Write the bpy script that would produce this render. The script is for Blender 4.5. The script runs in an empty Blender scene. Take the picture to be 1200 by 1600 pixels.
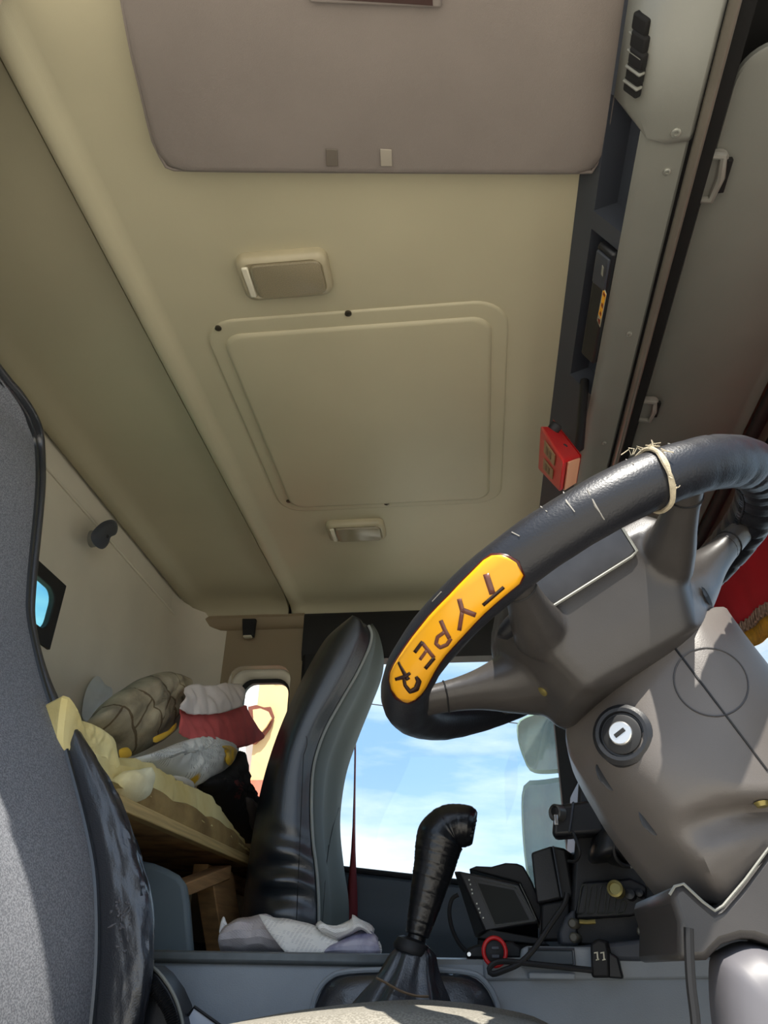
import bpy, bmesh, math, random
from mathutils import Vector, Matrix, noise
from mathutils.bvhtree import BVHTree
random.seed(3)
V = Vector
scene = bpy.context.scene
COL = scene.collection

# ---------------------------------------------------------------- camera
# cab frame: X = towards the windscreen, Y = towards the passenger door, Z = up (cab floor at 0), metres
F = 1170.0
CAM = V((0.0, -1.65, 0.55))
ROLL = math.radians(1.0)
_dy = V((155, 715, F)).normalized()
_h = V((math.cos(ROLL), math.sin(ROLL), 0))
_dx = (_h - _dy * _h.dot(_dy)).normalized()
_dz = _dy.cross(_dx)
if _dz.y > 0: _dz = -_dz
right = V((_dx.x, _dy.x, _dz.x)); down = V((_dx.y, _dy.y, _dz.y)); fwd = V((_dx.z, _dy.z, _dz.z))
cd = bpy.data.cameras.new('camera'); cam = bpy.data.objects.new('camera', cd); COL.objects.link(cam)
cd.sensor_fit = 'VERTICAL'; cd.sensor_height = 36.0; cd.sensor_width = 27.0
cd.lens = F / 1600.0 * 36.0
cd.clip_start = 0.02; cd.clip_end = 500
cam.matrix_world = Matrix(((right.x, -down.x, -fwd.x, CAM.x), (right.y, -down.y, -fwd.y, CAM.y), (right.z, -down.z, -fwd.z, CAM.z), (0, 0, 0, 1)))
scene.camera = cam

# ---------------------------------------------------------------- sky, sun, exposure
scene.view_settings.view_transform = 'Standard'
scene.view_settings.look = 'None'
scene.view_settings.gamma = 1.0
scene.view_settings.use_curve_mapping = False
scene.view_settings.exposure = 1.55
SUN_DIR = V((0.10, -0.495, 1.0)).normalized()      # towards the sun
SUN_STRENGTH = 3.5
SKY_STRENGTH = 0.62

def build_world():
    w = bpy.data.worlds.new('sky'); scene.world = w; w.use_nodes = True
    nt = w.node_tree; nt.nodes.clear(); N = nt.nodes.new; L = nt.links.new
    out = N('ShaderNodeOutputWorld'); bg = N('ShaderNodeBackground'); bg.inputs['Strength'].default_value = SKY_STRENGTH
    tc = N('ShaderNodeTexCoord'); sep = N('ShaderNodeSeparateXYZ'); L(tc.outputs['Generated'], sep.inputs[0])
    grad = N('ShaderNodeValToRGB'); L(sep.outputs['Z'], grad.inputs[0])
    e = grad.color_ramp.elements
    e[0].position = 0.0; e[0].color = (0.44, 0.60, 0.76, 1)
    e[1].position = 0.8; e[1].color = (0.16, 0.32, 0.62, 1)
    m = e.new(0.22); m.color = (0.27, 0.44, 0.70, 1)
    mp = N('ShaderNodeMapping'); mp.inputs['Scale'].default_value = (1.6, 1.6, 6.5); mp.inputs['Location'].default_value = (0.35, 0.2, 0.1)
    L(tc.outputs['Generated'], mp.inputs[0])
    nz = N('ShaderNodeTexNoise'); nz.inputs['Scale'].default_value = 1.7; nz.inputs['Detail'].default_value = 7; nz.inputs['Roughness'].default_value = 0.55
    L(mp.outputs[0], nz.inputs['Vector'])
    cr = N('ShaderNodeValToRGB'); L(nz.outputs['Fac'], cr.inputs[0])
    cr.color_ramp.elements[0].position = 0.40; cr.color_ramp.elements[0].color = (0, 0, 0, 1)
    cr.color_ramp.elements[1].position = 0.66; cr.color_ramp.elements[1].color = (1, 1, 1, 1)
    mx = N('ShaderNodeMixRGB'); L(cr.outputs[0], mx.inputs[0]); L(grad.outputs[0], mx.inputs[1]); mx.inputs[2].default_value = (0.80, 0.84, 0.88, 1)
    L(mx.outputs[0], bg.inputs['Color']); L(bg.outputs[0], out.inputs[0])
build_world()
sd = bpy.data.lights.new('sun', 'SUN'); sd.energy = SUN_STRENGTH; sd.angle = math.radians(0.6); sd.color = (1.0, 0.95, 0.86)
sun = bpy.data.objects.new('sun', sd); COL.objects.link(sun); sun.location = (0, -6, 9)
sun.rotation_euler = SUN_DIR.to_track_quat('Z', 'Y').to_euler()

# ---------------------------------------------------------------- measuring helpers
def ray(px, py):
    return (right * (px - 600) + down * (py - 800) + fwd * F)
def P(px, py, **k):
    d = ray(px, py); a, v = next(iter(k.items()))
    i = 'xyz'.index(a); return CAM + d * ((v - CAM[i]) / d[i])
def PP(px, py, p0, n):                                # ray on an arbitrary plane
    d = ray(px, py); return CAM + d * ((p0 - CAM).dot(n) / d.dot(n))

# ---------------------------------------------------------------- materials
def lin(r, g, b):
    f = lambda c: ((c / 255 + 0.055) / 1.055) ** 2.4 if c > 10 else c / 255 / 12.92
    return (f(r), f(g), f(b), 1)
MATS = {}
def mat(name, rgb, rough=0.6, var=0.12, vscale=6.0, bump=0.0, bscale=300.0, metal=0.0, spec=0.5, rgb2=None, v2=(0.45, 0.65), emit=None, coat=0.0, stretch=None, bdist=0.002, sheen=0.0):
    if name in MATS: return MATS[name]
    m = bpy.data.materials.new(name); m.use_nodes = True; MATS[name] = m
    nt = m.node_tree; N = nt.nodes.new; L = nt.links.new
    b = nt.nodes['Principled BSDF']
    b.inputs['Roughness'].default_value = rough; b.inputs['Metallic'].default_value = metal
    b.inputs['Specular IOR Level'].default_value = spec; b.inputs['Coat Weight'].default_value = coat
    b.inputs['Sheen Weight'].default_value = sheen
    tc = N('ShaderNodeTexCoord'); src = tc.outputs['Object']
    if stretch:
        mp = N('ShaderNodeMapping'); mp.inputs['Scale'].default_value = stretch; L(src, mp.inputs[0]); src = mp.outputs[0]
    nz = N('ShaderNodeTexNoise'); nz.inputs['Scale'].default_value = vscale; nz.inputs['Detail'].default_value = 6; L(src, nz.inputs['Vector'])
    c = lin(*rgb)
    cr = N('ShaderNodeValToRGB'); L(nz.outputs['Fac'], cr.inputs[0])
    e = cr.color_ramp.elements; e[0].position, e[1].position = (0.3, 0.7) if rgb2 is None else v2
    if rgb2 is None:
        e[0].color = tuple(x * (1 - var) for x in c[:3]) + (1,); e[1].color = tuple(min(1, x * (1 + var)) for x in c[:3]) + (1,)
    else:
        e[0].color = c; e[1].color = lin(*rgb2)
    L(cr.outputs[0], b.inputs['Base Color'])
    if bump:
        n2 = N('ShaderNodeTexNoise'); n2.inputs['Scale'].default_value = bscale; n2.inputs['Detail'].default_value = 3; L(src, n2.inputs['Vector'])
        bp = N('ShaderNodeBump'); bp.inputs['Strength'].default_value = bump; bp.inputs['Distance'].default_value = bdist
        L(n2.outputs['Fac'], bp.inputs['Height']); L(bp.outputs[0], b.inputs['Normal'])
    if emit:
        b.inputs['Emission Color'].default_value = lin(*emit[:3]); b.inputs['Emission Strength'].default_value = emit[3]
    return m
def speckle(name, dark, light, scale, rough=0.8):
    m = mat(name, dark, rough, bump=0.35, bscale=scale, bdist=0.001)
    nt = m.node_tree; N = nt.nodes.new; L = nt.links.new; b = nt.nodes['Principled BSDF']
    tc = N('ShaderNodeTexCoord'); nz = N('ShaderNodeTexNoise'); nz.inputs['Scale'].default_value = scale; nz.inputs['Detail'].default_value = 2
    L(tc.outputs['Object'], nz.inputs['Vector'])
    cr = N('ShaderNodeValToRGB'); cr.color_ramp.elements[0].position = 0.42; cr.color_ramp.elements[1].position = 0.60
    cr.color_ramp.elements[0].color = lin(*dark); cr.color_ramp.elements[1].color = lin(*light)
    L(nz.outputs['Fac'], cr.inputs[0]); L(cr.outputs[0], b.inputs['Base Color'])
    return m
def print_mat(name, paper, ink, lines, rot=0.0, blocks=14.0, axes=(1, 1, 1), extra=None):
    """paper with rows of small print: flat ink only"""
    m = mat(name, paper, 0.75, var=0.05, vscale=12)
    nt = m.node_tree; N = nt.nodes.new; L = nt.links.new; b = nt.nodes['Principled BSDF']
    uv = N('ShaderNodeUVMap')
    mp = N('ShaderNodeMapping'); mp.inputs['Rotation'].default_value = (0, 0, rot); L(uv.outputs[0], mp.inputs[0])
    br = N('ShaderNodeTexBrick'); br.inputs['Scale'].default_value = lines; br.inputs['Mortar Size'].default_value = 0.12
    br.inputs['Brick Width'].default_value = 0.55; br.inputs['Row Height'].default_value = 0.28; br.inputs['Mortar Smooth'].default_value = 0.1
    br.inputs['Color1'].default_value = lin(*ink); br.inputs['Color2'].default_value = lin(*[min(255, int(i * .5 + p * .5)) for i, p in zip(ink, paper)]); br.inputs['Mortar'].default_value = lin(*paper)
    L(mp.outputs[0], br.inputs['Vector'])
    nz = N('ShaderNodeTexNoise'); nz.inputs['Scale'].default_value = blocks; L(uv.outputs[0], nz.inputs['Vector'])
    cr = N('ShaderNodeValToRGB'); cr.color_ramp.elements[0].position = 0.44; cr.color_ramp.elements[1].position = 0.50
    L(nz.outputs['Fac'], cr.inputs[0])
    mx = N('ShaderNodeMixRGB'); L(cr.outputs[0], mx.inputs[0]); mx.inputs[1].default_value = lin(*paper); L(br.outputs[0], mx.inputs[2])
    last = mx.outputs[0]
    if extra:
        n3 = N('ShaderNodeTexNoise'); n3.inputs['Scale'].default_value = extra[3]; n3.inputs['Detail'].default_value = 0; L(uv.outputs[0], n3.inputs['Vector'])
        c3 = N('ShaderNodeValToRGB'); c3.color_ramp.elements[0].position = extra[4]; c3.color_ramp.elements[1].position = extra[4] + 0.02
        L(n3.outputs['Fac'], c3.inputs[0])
        m3 = N('ShaderNodeMixRGB'); L(c3.outputs[0], m3.inputs[0]); L(last, m3.inputs[1]); m3.inputs[2].default_value = lin(*extra[:3]); last = m3.outputs[0]
    L(last, b.inputs['Base Color'])
    return m
def glass_mat(name, tint, refl=0.08, rough=0.0):
    m = bpy.data.materials.new(name); m.use_nodes = True; MATS[name] = m
    nt = m.node_tree; nt.nodes.clear(); N = nt.nodes.new; L = nt.links.new
    out = N('ShaderNodeOutputMaterial'); t = N('ShaderNodeBsdfTransparent'); t.inputs[0].default_value = tint
    g = N('ShaderNodeBsdfGlossy'); g.inputs['Roughness'].default_value = rough
    lw = N('ShaderNodeLayerWeight'); lw.inputs['Blend'].default_value = 0.5; pw = N('ShaderNodeMath'); pw.operation = 'POWER'; L(lw.outputs['Facing'], pw.inputs[0]); pw.inputs[1].default_value = 4.0
    fr = N('ShaderNodeMath'); fr.operation = 'MULTIPLY_ADD'; L(pw.outputs[0], fr.inputs[0]); fr.inputs[1].default_value = 0.85; fr.inputs[2].default_value = 0.035
    mx = N('ShaderNodeMixShader'); L(fr.outputs[0], mx.inputs[0]); L(t.outputs[0], mx.inputs[1]); L(g.outputs[0], mx.inputs[2]); L(mx.outputs[0], out.inputs[0])
    return m

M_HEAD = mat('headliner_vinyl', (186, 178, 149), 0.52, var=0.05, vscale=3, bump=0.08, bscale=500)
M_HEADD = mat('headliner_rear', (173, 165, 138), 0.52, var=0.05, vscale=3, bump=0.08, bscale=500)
M_WALL = mat('wall_beige', (208, 201, 182), 0.6, var=0.06, vscale=4, bump=0.08, bscale=400)
M_WALLD = mat('side_wall_brown_beige', (146, 130, 104), 0.6, var=0.06, vscale=4, bump=0.08, bscale=400)
M_VISOR = mat('visor_grey_vinyl', (128, 119, 112), 0.65, var=0.07, vscale=5, bump=0.25, bscale=700)
M_GAP = mat('dark_gap', (16, 15, 14), 0.9)
M_GREY = mat('grey_plastic', (122, 122, 114), 0.5, var=0.05, bump=0.12, bscale=600)
M_CHAR = mat('charcoal_plastic', (58, 62, 70), 0.5, var=0.08, bump=0.12, bscale=600)
M_DARK = mat('black_plastic', (26, 27, 30), 0.42, var=0.15, bump=0.1, bscale=400)
M_BLACK = mat('matt_black', (14, 14, 16), 0.6)
M_RUBBER = mat('black_rubber', (24, 23, 22), 0.7)
M_STRIP = mat('taupe_rubber_strip', (104, 98, 88), 0.3)
M_BRACKET = mat('bracket_grey', (134, 132, 124), 0.4)
M_CONSOLE = mat('slate_console_plastic', (136, 142, 147), 0.42, var=0.10, vscale=9, bump=0.15, bscale=500)
M_DOORP = mat('door_panel_slate', (66, 74, 80), 0.55, var=0.06, bump=0.1)
M_COLUMN = mat('column_taupe_plastic', (94, 89, 85), 0.40, var=0.06, vscale=14, bump=0.3, bscale=900, bdist=0.0006)
M_HUB = mat('hub_plastic', (56, 53, 51), 0.36, var=0.08, vscale=20, bump=0.25, bscale=900, bdist=0.0006)
M_HUBPAD = mat('horn_panel_glossy', (44, 44, 46), 0.28, var=0.35, vscale=30, stretch=(1, 3, 1))
M_LEATH = mat('black_leather', (38, 40, 45), 0.32, spec=0.9, coat=0.25, var=0.1, bump=0.35, bscale=420, bdist=0.0015)
M_LEATHP = mat('black_seat_leather', (34, 38, 42), 0.30, spec=0.8, coat=0.2, var=0.08, bump=0.15, bscale=300)
M_SEATF = mat('olive_seat_fabric', (92, 98, 92), 0.8, var=0.06, bump=0.3, bscale=900, bdist=0.0006)
M_SPECK = speckle('speckled_grey_vinyl', (104, 106, 112), (138, 140, 145), 420)
M_CUSH = speckle('cushion_speckled_vinyl', (112, 108, 98), (138, 134, 124), 420)
M_RIM = mat('rim_cover_leather', (27, 28, 33), 0.40, var=0.1, bump=0.3, bscale=420, bdist=0.0012)
M_PIPE = mat('piping_grey', (150, 154, 150), 0.6)
M_LIGHT = mat('lamp_lens', (138, 128, 104), 0.3, var=0.2, vscale=500)
M_LAMPH = mat('lamp_housing', (172, 162, 134), 0.4)
M_LAMPC = mat('lamp_clip', (214, 208, 186), 0.35)
M_SCREW = mat('screw_steel', (84, 78, 66), 0.35, metal=0.7)
M_PALE = mat('pale_screw', (160, 160, 150), 0.3, metal=0.5)
M_RED = mat('red_plastic', (196, 24, 26), 0.4, var=0.08)
M_REDC = mat('red_cloth', (190, 18, 34), 0.8, var=0.12, vscale=4, bump=0.2, bscale=300)
M_BELT = mat('dark_red_webbing', (112, 22, 26), 0.7, bump=0.3, bscale=600)
M_ORNG = mat('peach_lens', (240, 172, 132), 0.35, var=0.06)
M_YEL = mat('sticker_yellow', (230, 164, 26), 0.3, var=0.06, vscale=10)
M_BROWN = mat('sticker_border_brown', (70, 22, 10), 0.3)
M_INK = mat('letter_dark', (44, 24, 18), 0.3)
M_INK2 = mat('letter_brown', (104, 62, 50), 0.3)
M_GOLD = mat('gold_fringe', (206, 152, 40), 0.7, var=0.3, vscale=60, bump=0.5, bscale=200)
M_FRNG = mat('fringe_pink_grey', (170, 140, 120), 0.8, var=0.4, vscale=80)
M_TWINE = mat('straw_twine', (178, 166, 140), 0.8, var=0.25, vscale=120, bump=0.4, bscale=900)
M_STEEL = mat('lock_steel', (206, 206, 204), 0.25, metal=0.8)
M_BRASS = mat('brass', (138, 126, 74), 0.35, metal=0.6)
M_WOOD = mat('raw_timber', (176, 134, 86), 0.75, var=0.3, vscale=5, stretch=(4, 1, 14), bump=0.2, bscale=60)
M_WOODU = mat('plywood_underside', (186, 146, 92), 0.85, rgb2=(120, 88, 50), vscale=9, bump=0.2, bscale=60)
M_WOODE = mat('plywood_edge', (196, 168, 110), 0.8, var=0.2, vscale=10, stretch=(1, .6, 20))
M_FOAM = mat('yellow_foam', (240, 226, 164), 0.95, rgb2=(214, 190, 116), v2=(.4, .75), vscale=7, bump=0.5, bscale=120)
M_FOAMP = mat('pale_foam', (240, 234, 196), 0.95, rgb2=(216, 196, 130), v2=(.45, .8), vscale=6, bump=0.5, bscale=120)
M_BLKCL = mat('black_cloth', (22, 20, 20), 0.75, var=0.3, bump=0.3, bscale=150)
M_MARO = mat('maroon_cloth', (84, 40, 38), 0.8, var=0.3, bump=0.3, bscale=150)
M_TEALG = glass_mat('teal_glass', (0.62, 0.93, 0.90, 1))
M_GLASS = glass_mat('window_glass', (0.93, 0.97, 0.97, 1))
M_CURT = mat('ochre_building', (226, 190, 138), 0.9, var=0.05, bump=0.1)
M_WHITE = mat('white_building', (236, 234, 228), 0.9, var=0.04)
M_PINK = mat('red_building_base', (214, 112, 88), 0.9, var=0.08)
M_GROUND = mat('sandy_ground', (192, 184, 170), 0.95, var=0.2, vscale=2)
M_FLOOR = mat('rubber_floor_mat', (44, 44, 46), 0.8)
M_MIRH = mat('mirror_housing', (150, 172, 156), 0.5)
M_MIRG = mat('mirror_glass', (205, 220, 214), 0.12, metal=0.85, var=0.05)

# ---------------------------------------------------------------- object helpers
WLOC = {}
def setp(o, label=None, cat=None, group=None, kind=None):
    if label: o['label'] = label
    if cat: o['category'] = cat
    if group: o['group'] = group
    if kind: o['kind'] = kind
    return o
def thing(name, label, cat, loc, group=None):
    o = bpy.data.objects.new(name, None); COL.objects.link(o); o.location = loc; o.empty_display_size = 0.05
    WLOC[o] = V(loc); return setp(o, label, cat, group)
def mk(name, verts, faces, m, parent=None, smooth=True, bevel=0.0, subsurf=0, angle=40, uvs=None, solid=0.0, bseg=2):
    verts = [V(v) for v in verts]
    lo = V([min(v[i] for v in verts) for i in range(3)]); hi = V([max(v[i] for v in verts) for i in range(3)])
    c = (lo + hi) / 2
    me = bpy.data.meshes.new(name); me.from_pydata([v - c for v in verts], [], faces)
    if uvs:
        ul = me.uv_layers.new(name='UVMap')
        for lp in me.loops: ul.data[lp.index].uv = uvs[lp.vertex_index]
    bm = bmesh.new(); bm.from_mesh(me); bmesh.ops.recalc_face_normals(bm, faces=bm.faces); bm.to_mesh(me); bm.free()
    me.materials.append(m)
    if smooth:
        me.polygons.foreach_set('use_smooth', [True] * len(me.polygons))
        if angle < 180: me.set_sharp_from_angle(angle=math.radians(angle))
    o = bpy.data.objects.new(name, me); COL.objects.link(o)
    WLOC[o] = c
    if parent is not None:
        o.parent = parent; o.location = c - WLOC[parent]
    else: o.location = c
    if solid:
        s = o.modifiers.new('solid', 'SOLIDIFY'); s.thickness = solid; s.offset = 0
    if bevel:
        b = o.modifiers.new('bevel', 'BEVEL'); b.width = bevel; b.segments = bseg; b.limit_method = 'ANGLE'; b.angle_limit = math.radians(40)
    if subsurf:
        s = o.modifiers.new('sub', 'SUBSURF'); s.levels = subsurf; s.render_levels = subsurf
    return o
def basis(ax, up=V((0, 0, 1))):
    a = V(ax).normalized(); b = up.cross(a)
    if b.length < 1e-4: b = V((1, 0, 0)).cross(a)
    b.normalize(); return a, b, a.cross(b)
def box(name, c, size, m, parent=None, bevel=0.004, axes=None, **k):
    c = V(c); A = axes or (V((1, 0, 0)), V((0, 1, 0)), V((0, 0, 1)))
    vs = [c + A[0] * (sx * size[0] / 2) + A[1] * (sy * size[1] / 2) + A[2] * (sz * size[2] / 2) for sx in (-1, 1) for sy in (-1, 1) for sz in (-1, 1)]
    fs = [(0, 1, 3, 2), (4, 6, 7, 5), (0, 4, 5, 1), (2, 3, 7, 6), (0, 2, 6, 4), (1, 5, 7, 3)]
    return mk(name, vs, fs, m, parent, bevel=bevel, **k)
def hexa(name, a, b, m, parent=None, bevel=0.003, **k):    # two matching quads
    return mk(name, list(a) + list(b), [(0, 1, 2, 3), (4, 5, 6, 7)] + [(i, (i + 1) % 4, 4 + (i + 1) % 4, 4 + i) for i in range(4)], m, parent, bevel=bevel, **k)
def plate(name, outline, d, m, parent=None, bevel=0.0, **k):
    n = len(outline); d = V(d); vs = [V(p) for p in outline] + [V(p) + d for p in outline]
    return mk(name, vs, [tuple(range(n)), tuple(range(2 * n - 1, n - 1, -1))] + [(i, (i + 1) % n, n + (i + 1) % n, n + i) for i in range(n)], m, parent, bevel=bevel, **k)
def loft(name, rings, m, parent=None, closed=True, caps=True, uv=False, **k):
    n = len(rings[0]); vs = [p for r in rings for p in r]; fs = []
    for j in range(len(rings) - 1):
        for i in range(n if closed else n - 1):
            fs.append((j * n + i, j * n + (i + 1) % n, (j + 1) * n + (i + 1) % n, (j + 1) * n + i))
    if caps and closed:
        fs.append(tuple(range(n))); fs.append(tuple(range((len(rings) - 1) * n, len(rings) * n)))
    uvs = [(i / max(1, n - 1), j / max(1, len(rings) - 1)) for j in range(len(rings)) for i in range(n)] if uv else None
    return mk(name, vs, fs, m, parent, uvs=uvs, **k)
def spline(pts, n, closed=False):
    """Catmull-Rom resample to n points, even in length"""
    pts = [V(p) for p in pts]; K = len(pts); res = []
    segs = K if closed else K - 1
    for s in range(segs):
        g = (lambda i: pts[i % K]) if closed else (lambda i: pts[max(0, min(K - 1, i))])
        a, b, c, d = g(s - 1), g(s), g(s + 1), g(s + 2)
        for q in range(12):
            t = q / 12
            res.append(0.5 * ((2 * b) + (c - a) * t + (2 * a - 5 * b + 4 * c - d) * t * t + (3 * b - a - 3 * c + d) * t ** 3))
    res.append(pts[0].copy() if closed else pts[-1].copy())
    L = [0.0]
    for i in range(1, len(res)): L.append(L[-1] + (res[i] - res[i - 1]).length)
    out = []; j = 0; cnt = n if closed else n - 1
    for i in range(n):
        t = L[-1] * i / cnt
        while j < len(L) - 2 and L[j + 1] < t: j += 1
        f = (t - L[j]) / max(1e-9, L[j + 1] - L[j]); out.append(res[j].lerp(res[j + 1], min(1, f)))
    return out
def tube(name, pts, r, m, parent=None, seg=10, closed=False, flat=1.0, **k):
    pts = [V(p) for p in pts]; n = len(pts); R = r if isinstance(r, (list, tuple)) else [r] * n
    rings = []; up = None
    for i in range(n):
        a = pts[(i - 1) % n] if closed or i > 0 else pts[i]; b = pts[(i + 1) % n] if closed or i < n - 1 else pts[i]
        t = (b - a).normalized()
        if up is None: _, up, _ = basis(t)
        up = (up - t * up.dot(t)).normalized(); s = t.cross(up)
        rings.append([pts[i] + up * (R[i] * math.cos(q * 2 * math.pi / seg)) + s * (R[i] * flat * math.sin(q * 2 * math.pi / seg)) for q in range(seg)])
    if closed: rings.append(rings[0])
    return loft(name, rings, m, parent, caps=not closed, **k)
def lathe(name, c, ax, prof, m, parent=None, seg=24, **k):   # prof: (radius, height)
    a, b, d = basis(ax); c = V(c)
    rings = [[c + a * h + b * (max(r, 1e-5) * math.cos(q * 2 * math.pi / seg)) + d * (max(r, 1e-5) * math.sin(q * 2 * math.pi / seg)) for q in range(seg)] for r, h in prof]
    return loft(name, rings, m, parent, **k)
def rrect(x0, x1, y0, y1, r, n=5):
    out = []
    for cx, cy, a0 in ((x1 - r, y1 - r, 0), (x0 + r, y1 - r, 90), (x0 + r, y0 + r, 180), (x1 - r, y0 + r, 270)):
        for i in range(n + 1):
            a = math.radians(a0 + 90 * i / n); out.append((cx + r * math.cos(a), cy + r * math.sin(a)))
    return out
def pillow(name, outline, nrm, front, back, m, parent=None, n=56, rings=9, amp=0.0, scale=20.0, seed=0.0, power=2.0, ridged=False, uv=True, closed_spline=True, **k):
    ol = spline(outline, n, True) if closed_spline else [V(p) for p in outline]
    n = len(ol); nrm = V(nrm).normalized(); c = sum(ol, V()) / n
    a, bx, by = basis(nrm)
    vs = []; fs = []; uvs = []
    def nd(p):
        q = p * scale + V((seed, seed * 1.7, -seed)); v = noise.noise(q) + 0.5 * noise.noise(q * 2.3)
        return (abs(v) * 2 - 0.5 if ridged else v) * amp
    idx = []
    for side, th in ((1, front), (-1, back)):
        for j in range(rings):
            s = 1 - j / rings
            if side == -1 and j == 0: idx.append(idx[0]); continue
            row = []
            for o in ol:
                p = c + (o - c) * s; h = (1 - s ** power) ** 0.5 * th * side
                p = p + nrm * (h + (nd(p) * min(1, 3 * (1 - s)) if j else 0)) ; row.append(len(vs)); vs.append(p)
                uvs.append(((o - c).dot(bx) * s, (o - c).dot(by) * s))
            idx.append(row)
        row = len(vs); vs.append(c + nrm * (th * side + nd(c))); uvs.append((0, 0))
        base = idx[-rings:]
        for j in range(rings - 1):
            for i in range(n): fs.append((base[j][i], base[j][(i + 1) % n], base[j + 1][(i + 1) % n], base[j + 1][i]))
        for i in range(n): fs.append((base[-1][i], base[-1][(i + 1) % n], row))
    if uvs:
        mx = max(max(abs(u), abs(v)) for u, v in uvs); uvs = [(0.5 + u / mx / 2, 0.5 + v / mx / 2) for u, v in uvs]
    return mk(name, vs, fs, m, parent, uvs=uvs, angle=k.pop('angle', 75), **k)
def holed(name, o2, i2, to3, d, m, parent=None, n=64, flip=1, **k):
    """plate with a hole: o2 = (x0,x1,y0,y1) outer rect, i2 = closed 2D hole outline; to3 maps 2D to 3D; d = thickness vector"""
    x0, x1, y0, y1 = o2
    cx = sum(p[0] for p in i2) / len(i2); cy = sum(p[1] for p in i2) / len(i2)
    angs = [math.atan2(p[1] - cy, p[0] - cx) for p in i2] + [math.atan2(y - cy, x - cx) for x in (x0, x1) for y in (y0, y1)]
    angs = sorted(angs); inner = []; outer = []
    for a in angs:
        dx, dy = math.cos(a), math.sin(a); best = None
        for q in range(len(i2)):
            ax, ay = i2[q]; bx, by = i2[(q + 1) % len(i2)]
            ex, ey = bx - ax, by - ay; den = dx * ey - dy * ex
            if abs(den) < 1e-12: continue
            t = ((ax - cx) * ey - (ay - cy) * ex) / den; s = ((ax - cx) * dy - (ay - cy) * dx) / den
            if t > 0 and -1e-6 <= s <= 1 + 1e-6 and (best is None or t > best): best = t
        inner.append((cx + dx * best, cy + dy * best))
        ts = [((x1 if dx > 0 else x0) - cx) / dx if abs(dx) > 1e-9 else 1e9, ((y1 if dy > 0 else y0) - cy) / dy if abs(dy) > 1e-9 else 1e9]
        t = min(ts); outer.append((cx + dx * t, cy + dy * t))
    N = len(angs); d = V(d)
    I = [to3(*p) for p in inner]; O = [to3(*p) for p in outer]
    vs = O + I + [p + d for p in I] + [p + d for p in O]; fs = []
    for r in range(4):
        for i in range(N): fs.append((r * N + i, r * N + (i + 1) % N, ((r + 1) % 4) * N + (i + 1) % N, ((r + 1) % 4) * N + i))
    return mk(name, vs, fs, m, parent, **k)
def bvh_of(o):
    c = WLOC[o]; return BVHTree.FromPolygons([v.co + c for v in o.data.vertices], [tuple(p.vertices) for p in o.data.polygons])
def hit(bvh, px, py, off=0.0):
    d = ray(px, py).normalized(); loc, nr, i, dist = bvh.ray_cast(CAM, d)
    if loc is None: return None, None
    if nr.dot(d) > 0: nr = -nr
    return loc + nr * off, nr
def screw(parent, p, ax, r=0.006, m=None, h=0.003):
    s = lathe('screw', p, ax, [(0, -0.002), (r, -0.002), (r, h * .6), (r * .7, h), (r * .45, h), (r * .4, h * .5), (0, h * .5)], m or M_SCREW, parent, seg=14)
    return s
def struct(o, label=None):
    o['kind'] = 'structure'
    if label: o['label'] = label
    return o

# ================================================================ THE CAB SHELL
ZR = 1.75            # headliner height
XB = -1.09           # back wall
YL = 1.0             # far (passenger) side wall
YR = -1.185           # near (driver) side
def S(o, label, cat): return setp(o, label, cat, kind='structure')

# front headliner: profile in XZ with a rolled rear edge, swept along Y, far end turned down
def head_ring(y, dz):
    prof = [(0.30, 1.750), (0.0, 1.750), (-0.30, 1.750), (-0.612, 1.750), (-0.624, 1.7475), (-0.634, 1.740), (-0.645, 1.732), (-0.660, 1.7295), (-0.671, 1.733), (-0.676, 1.743), (-0.676, 1.80), (0.30, 1.80)]
    return [V((x, y, z + dz)) for x, z in prof]
rings = [head_ring(y, dz) for y, dz in ((YR, 0), (-0.6, 0), (0.0, 0), (0.6, 0), (0.90, 0), (0.945, -0.004), (0.972, -0.016), (0.985, -0.034), (0.99, -0.055))]
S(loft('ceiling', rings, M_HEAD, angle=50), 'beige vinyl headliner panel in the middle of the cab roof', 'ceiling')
def rear_ring(y, dz):
    prof = [(-0.684, 1.80), (-0.684, 1.752), (-0.690, 1.7545), (-0.76, 1.760), (-0.90, 1.764), (-0.985, 1.762), (-1.015, 1.755), (-1.035, 1.742), (-1.052, 1.737), (-1.074, 1.737), (-1.080, 1.742), (-1.080, 1.80)]
    return [V((x, y, z + dz)) for x, z in prof]
rings = [rear_ring(y, dz) for y, dz in ((YR, 0), (-0.6, 0), (0.0, 0), (0.6, 0), (0.86, 0), (0.90, -0.004), (0.935, -0.016), (0.955, -0.034), (0.965, -0.055))]
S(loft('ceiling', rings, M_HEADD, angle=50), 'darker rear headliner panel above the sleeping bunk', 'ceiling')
S(box('ceiling', (-0.1, -0.075, 1.815), (2.05, 2.21, 0.02), M_GAP, bevel=0), 'dark roof skin behind the headliner seams', 'ceiling')
# cant rail under the far edge of the roof
S(box('trim_12', (-0.05, 1.035, 1.74), (2.1, 0.03, 0.16), M_GAP, bevel=0), 'dark outer roof side behind the far rail', 'trim')
S(loft('trim_1', [[V((x, y, z)) for y, z in ((1.02, 1.715), (0.962, 1.712), (0.955, 1.698), (0.966, 1.672), (0.985, 1.660), (1.02, 1.66), (1.02, 1.70))] for x in (-1.085, -0.62)], M_WALLD), 'brown beige rail between headliner and bunk side wall', 'trim')
S(loft('trim_2', [[V((x, y, z)) for y, z in ((1.02, 1.712), (0.965, 1.71), (0.956, 1.698), (0.958, 1.55), (0.97, 1.525), (1.02, 1.525), (1.02, 1.70))] for x in (-0.62, 0.42)], M_RUBBER), 'black rail above the passenger door window', 'trim')

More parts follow.
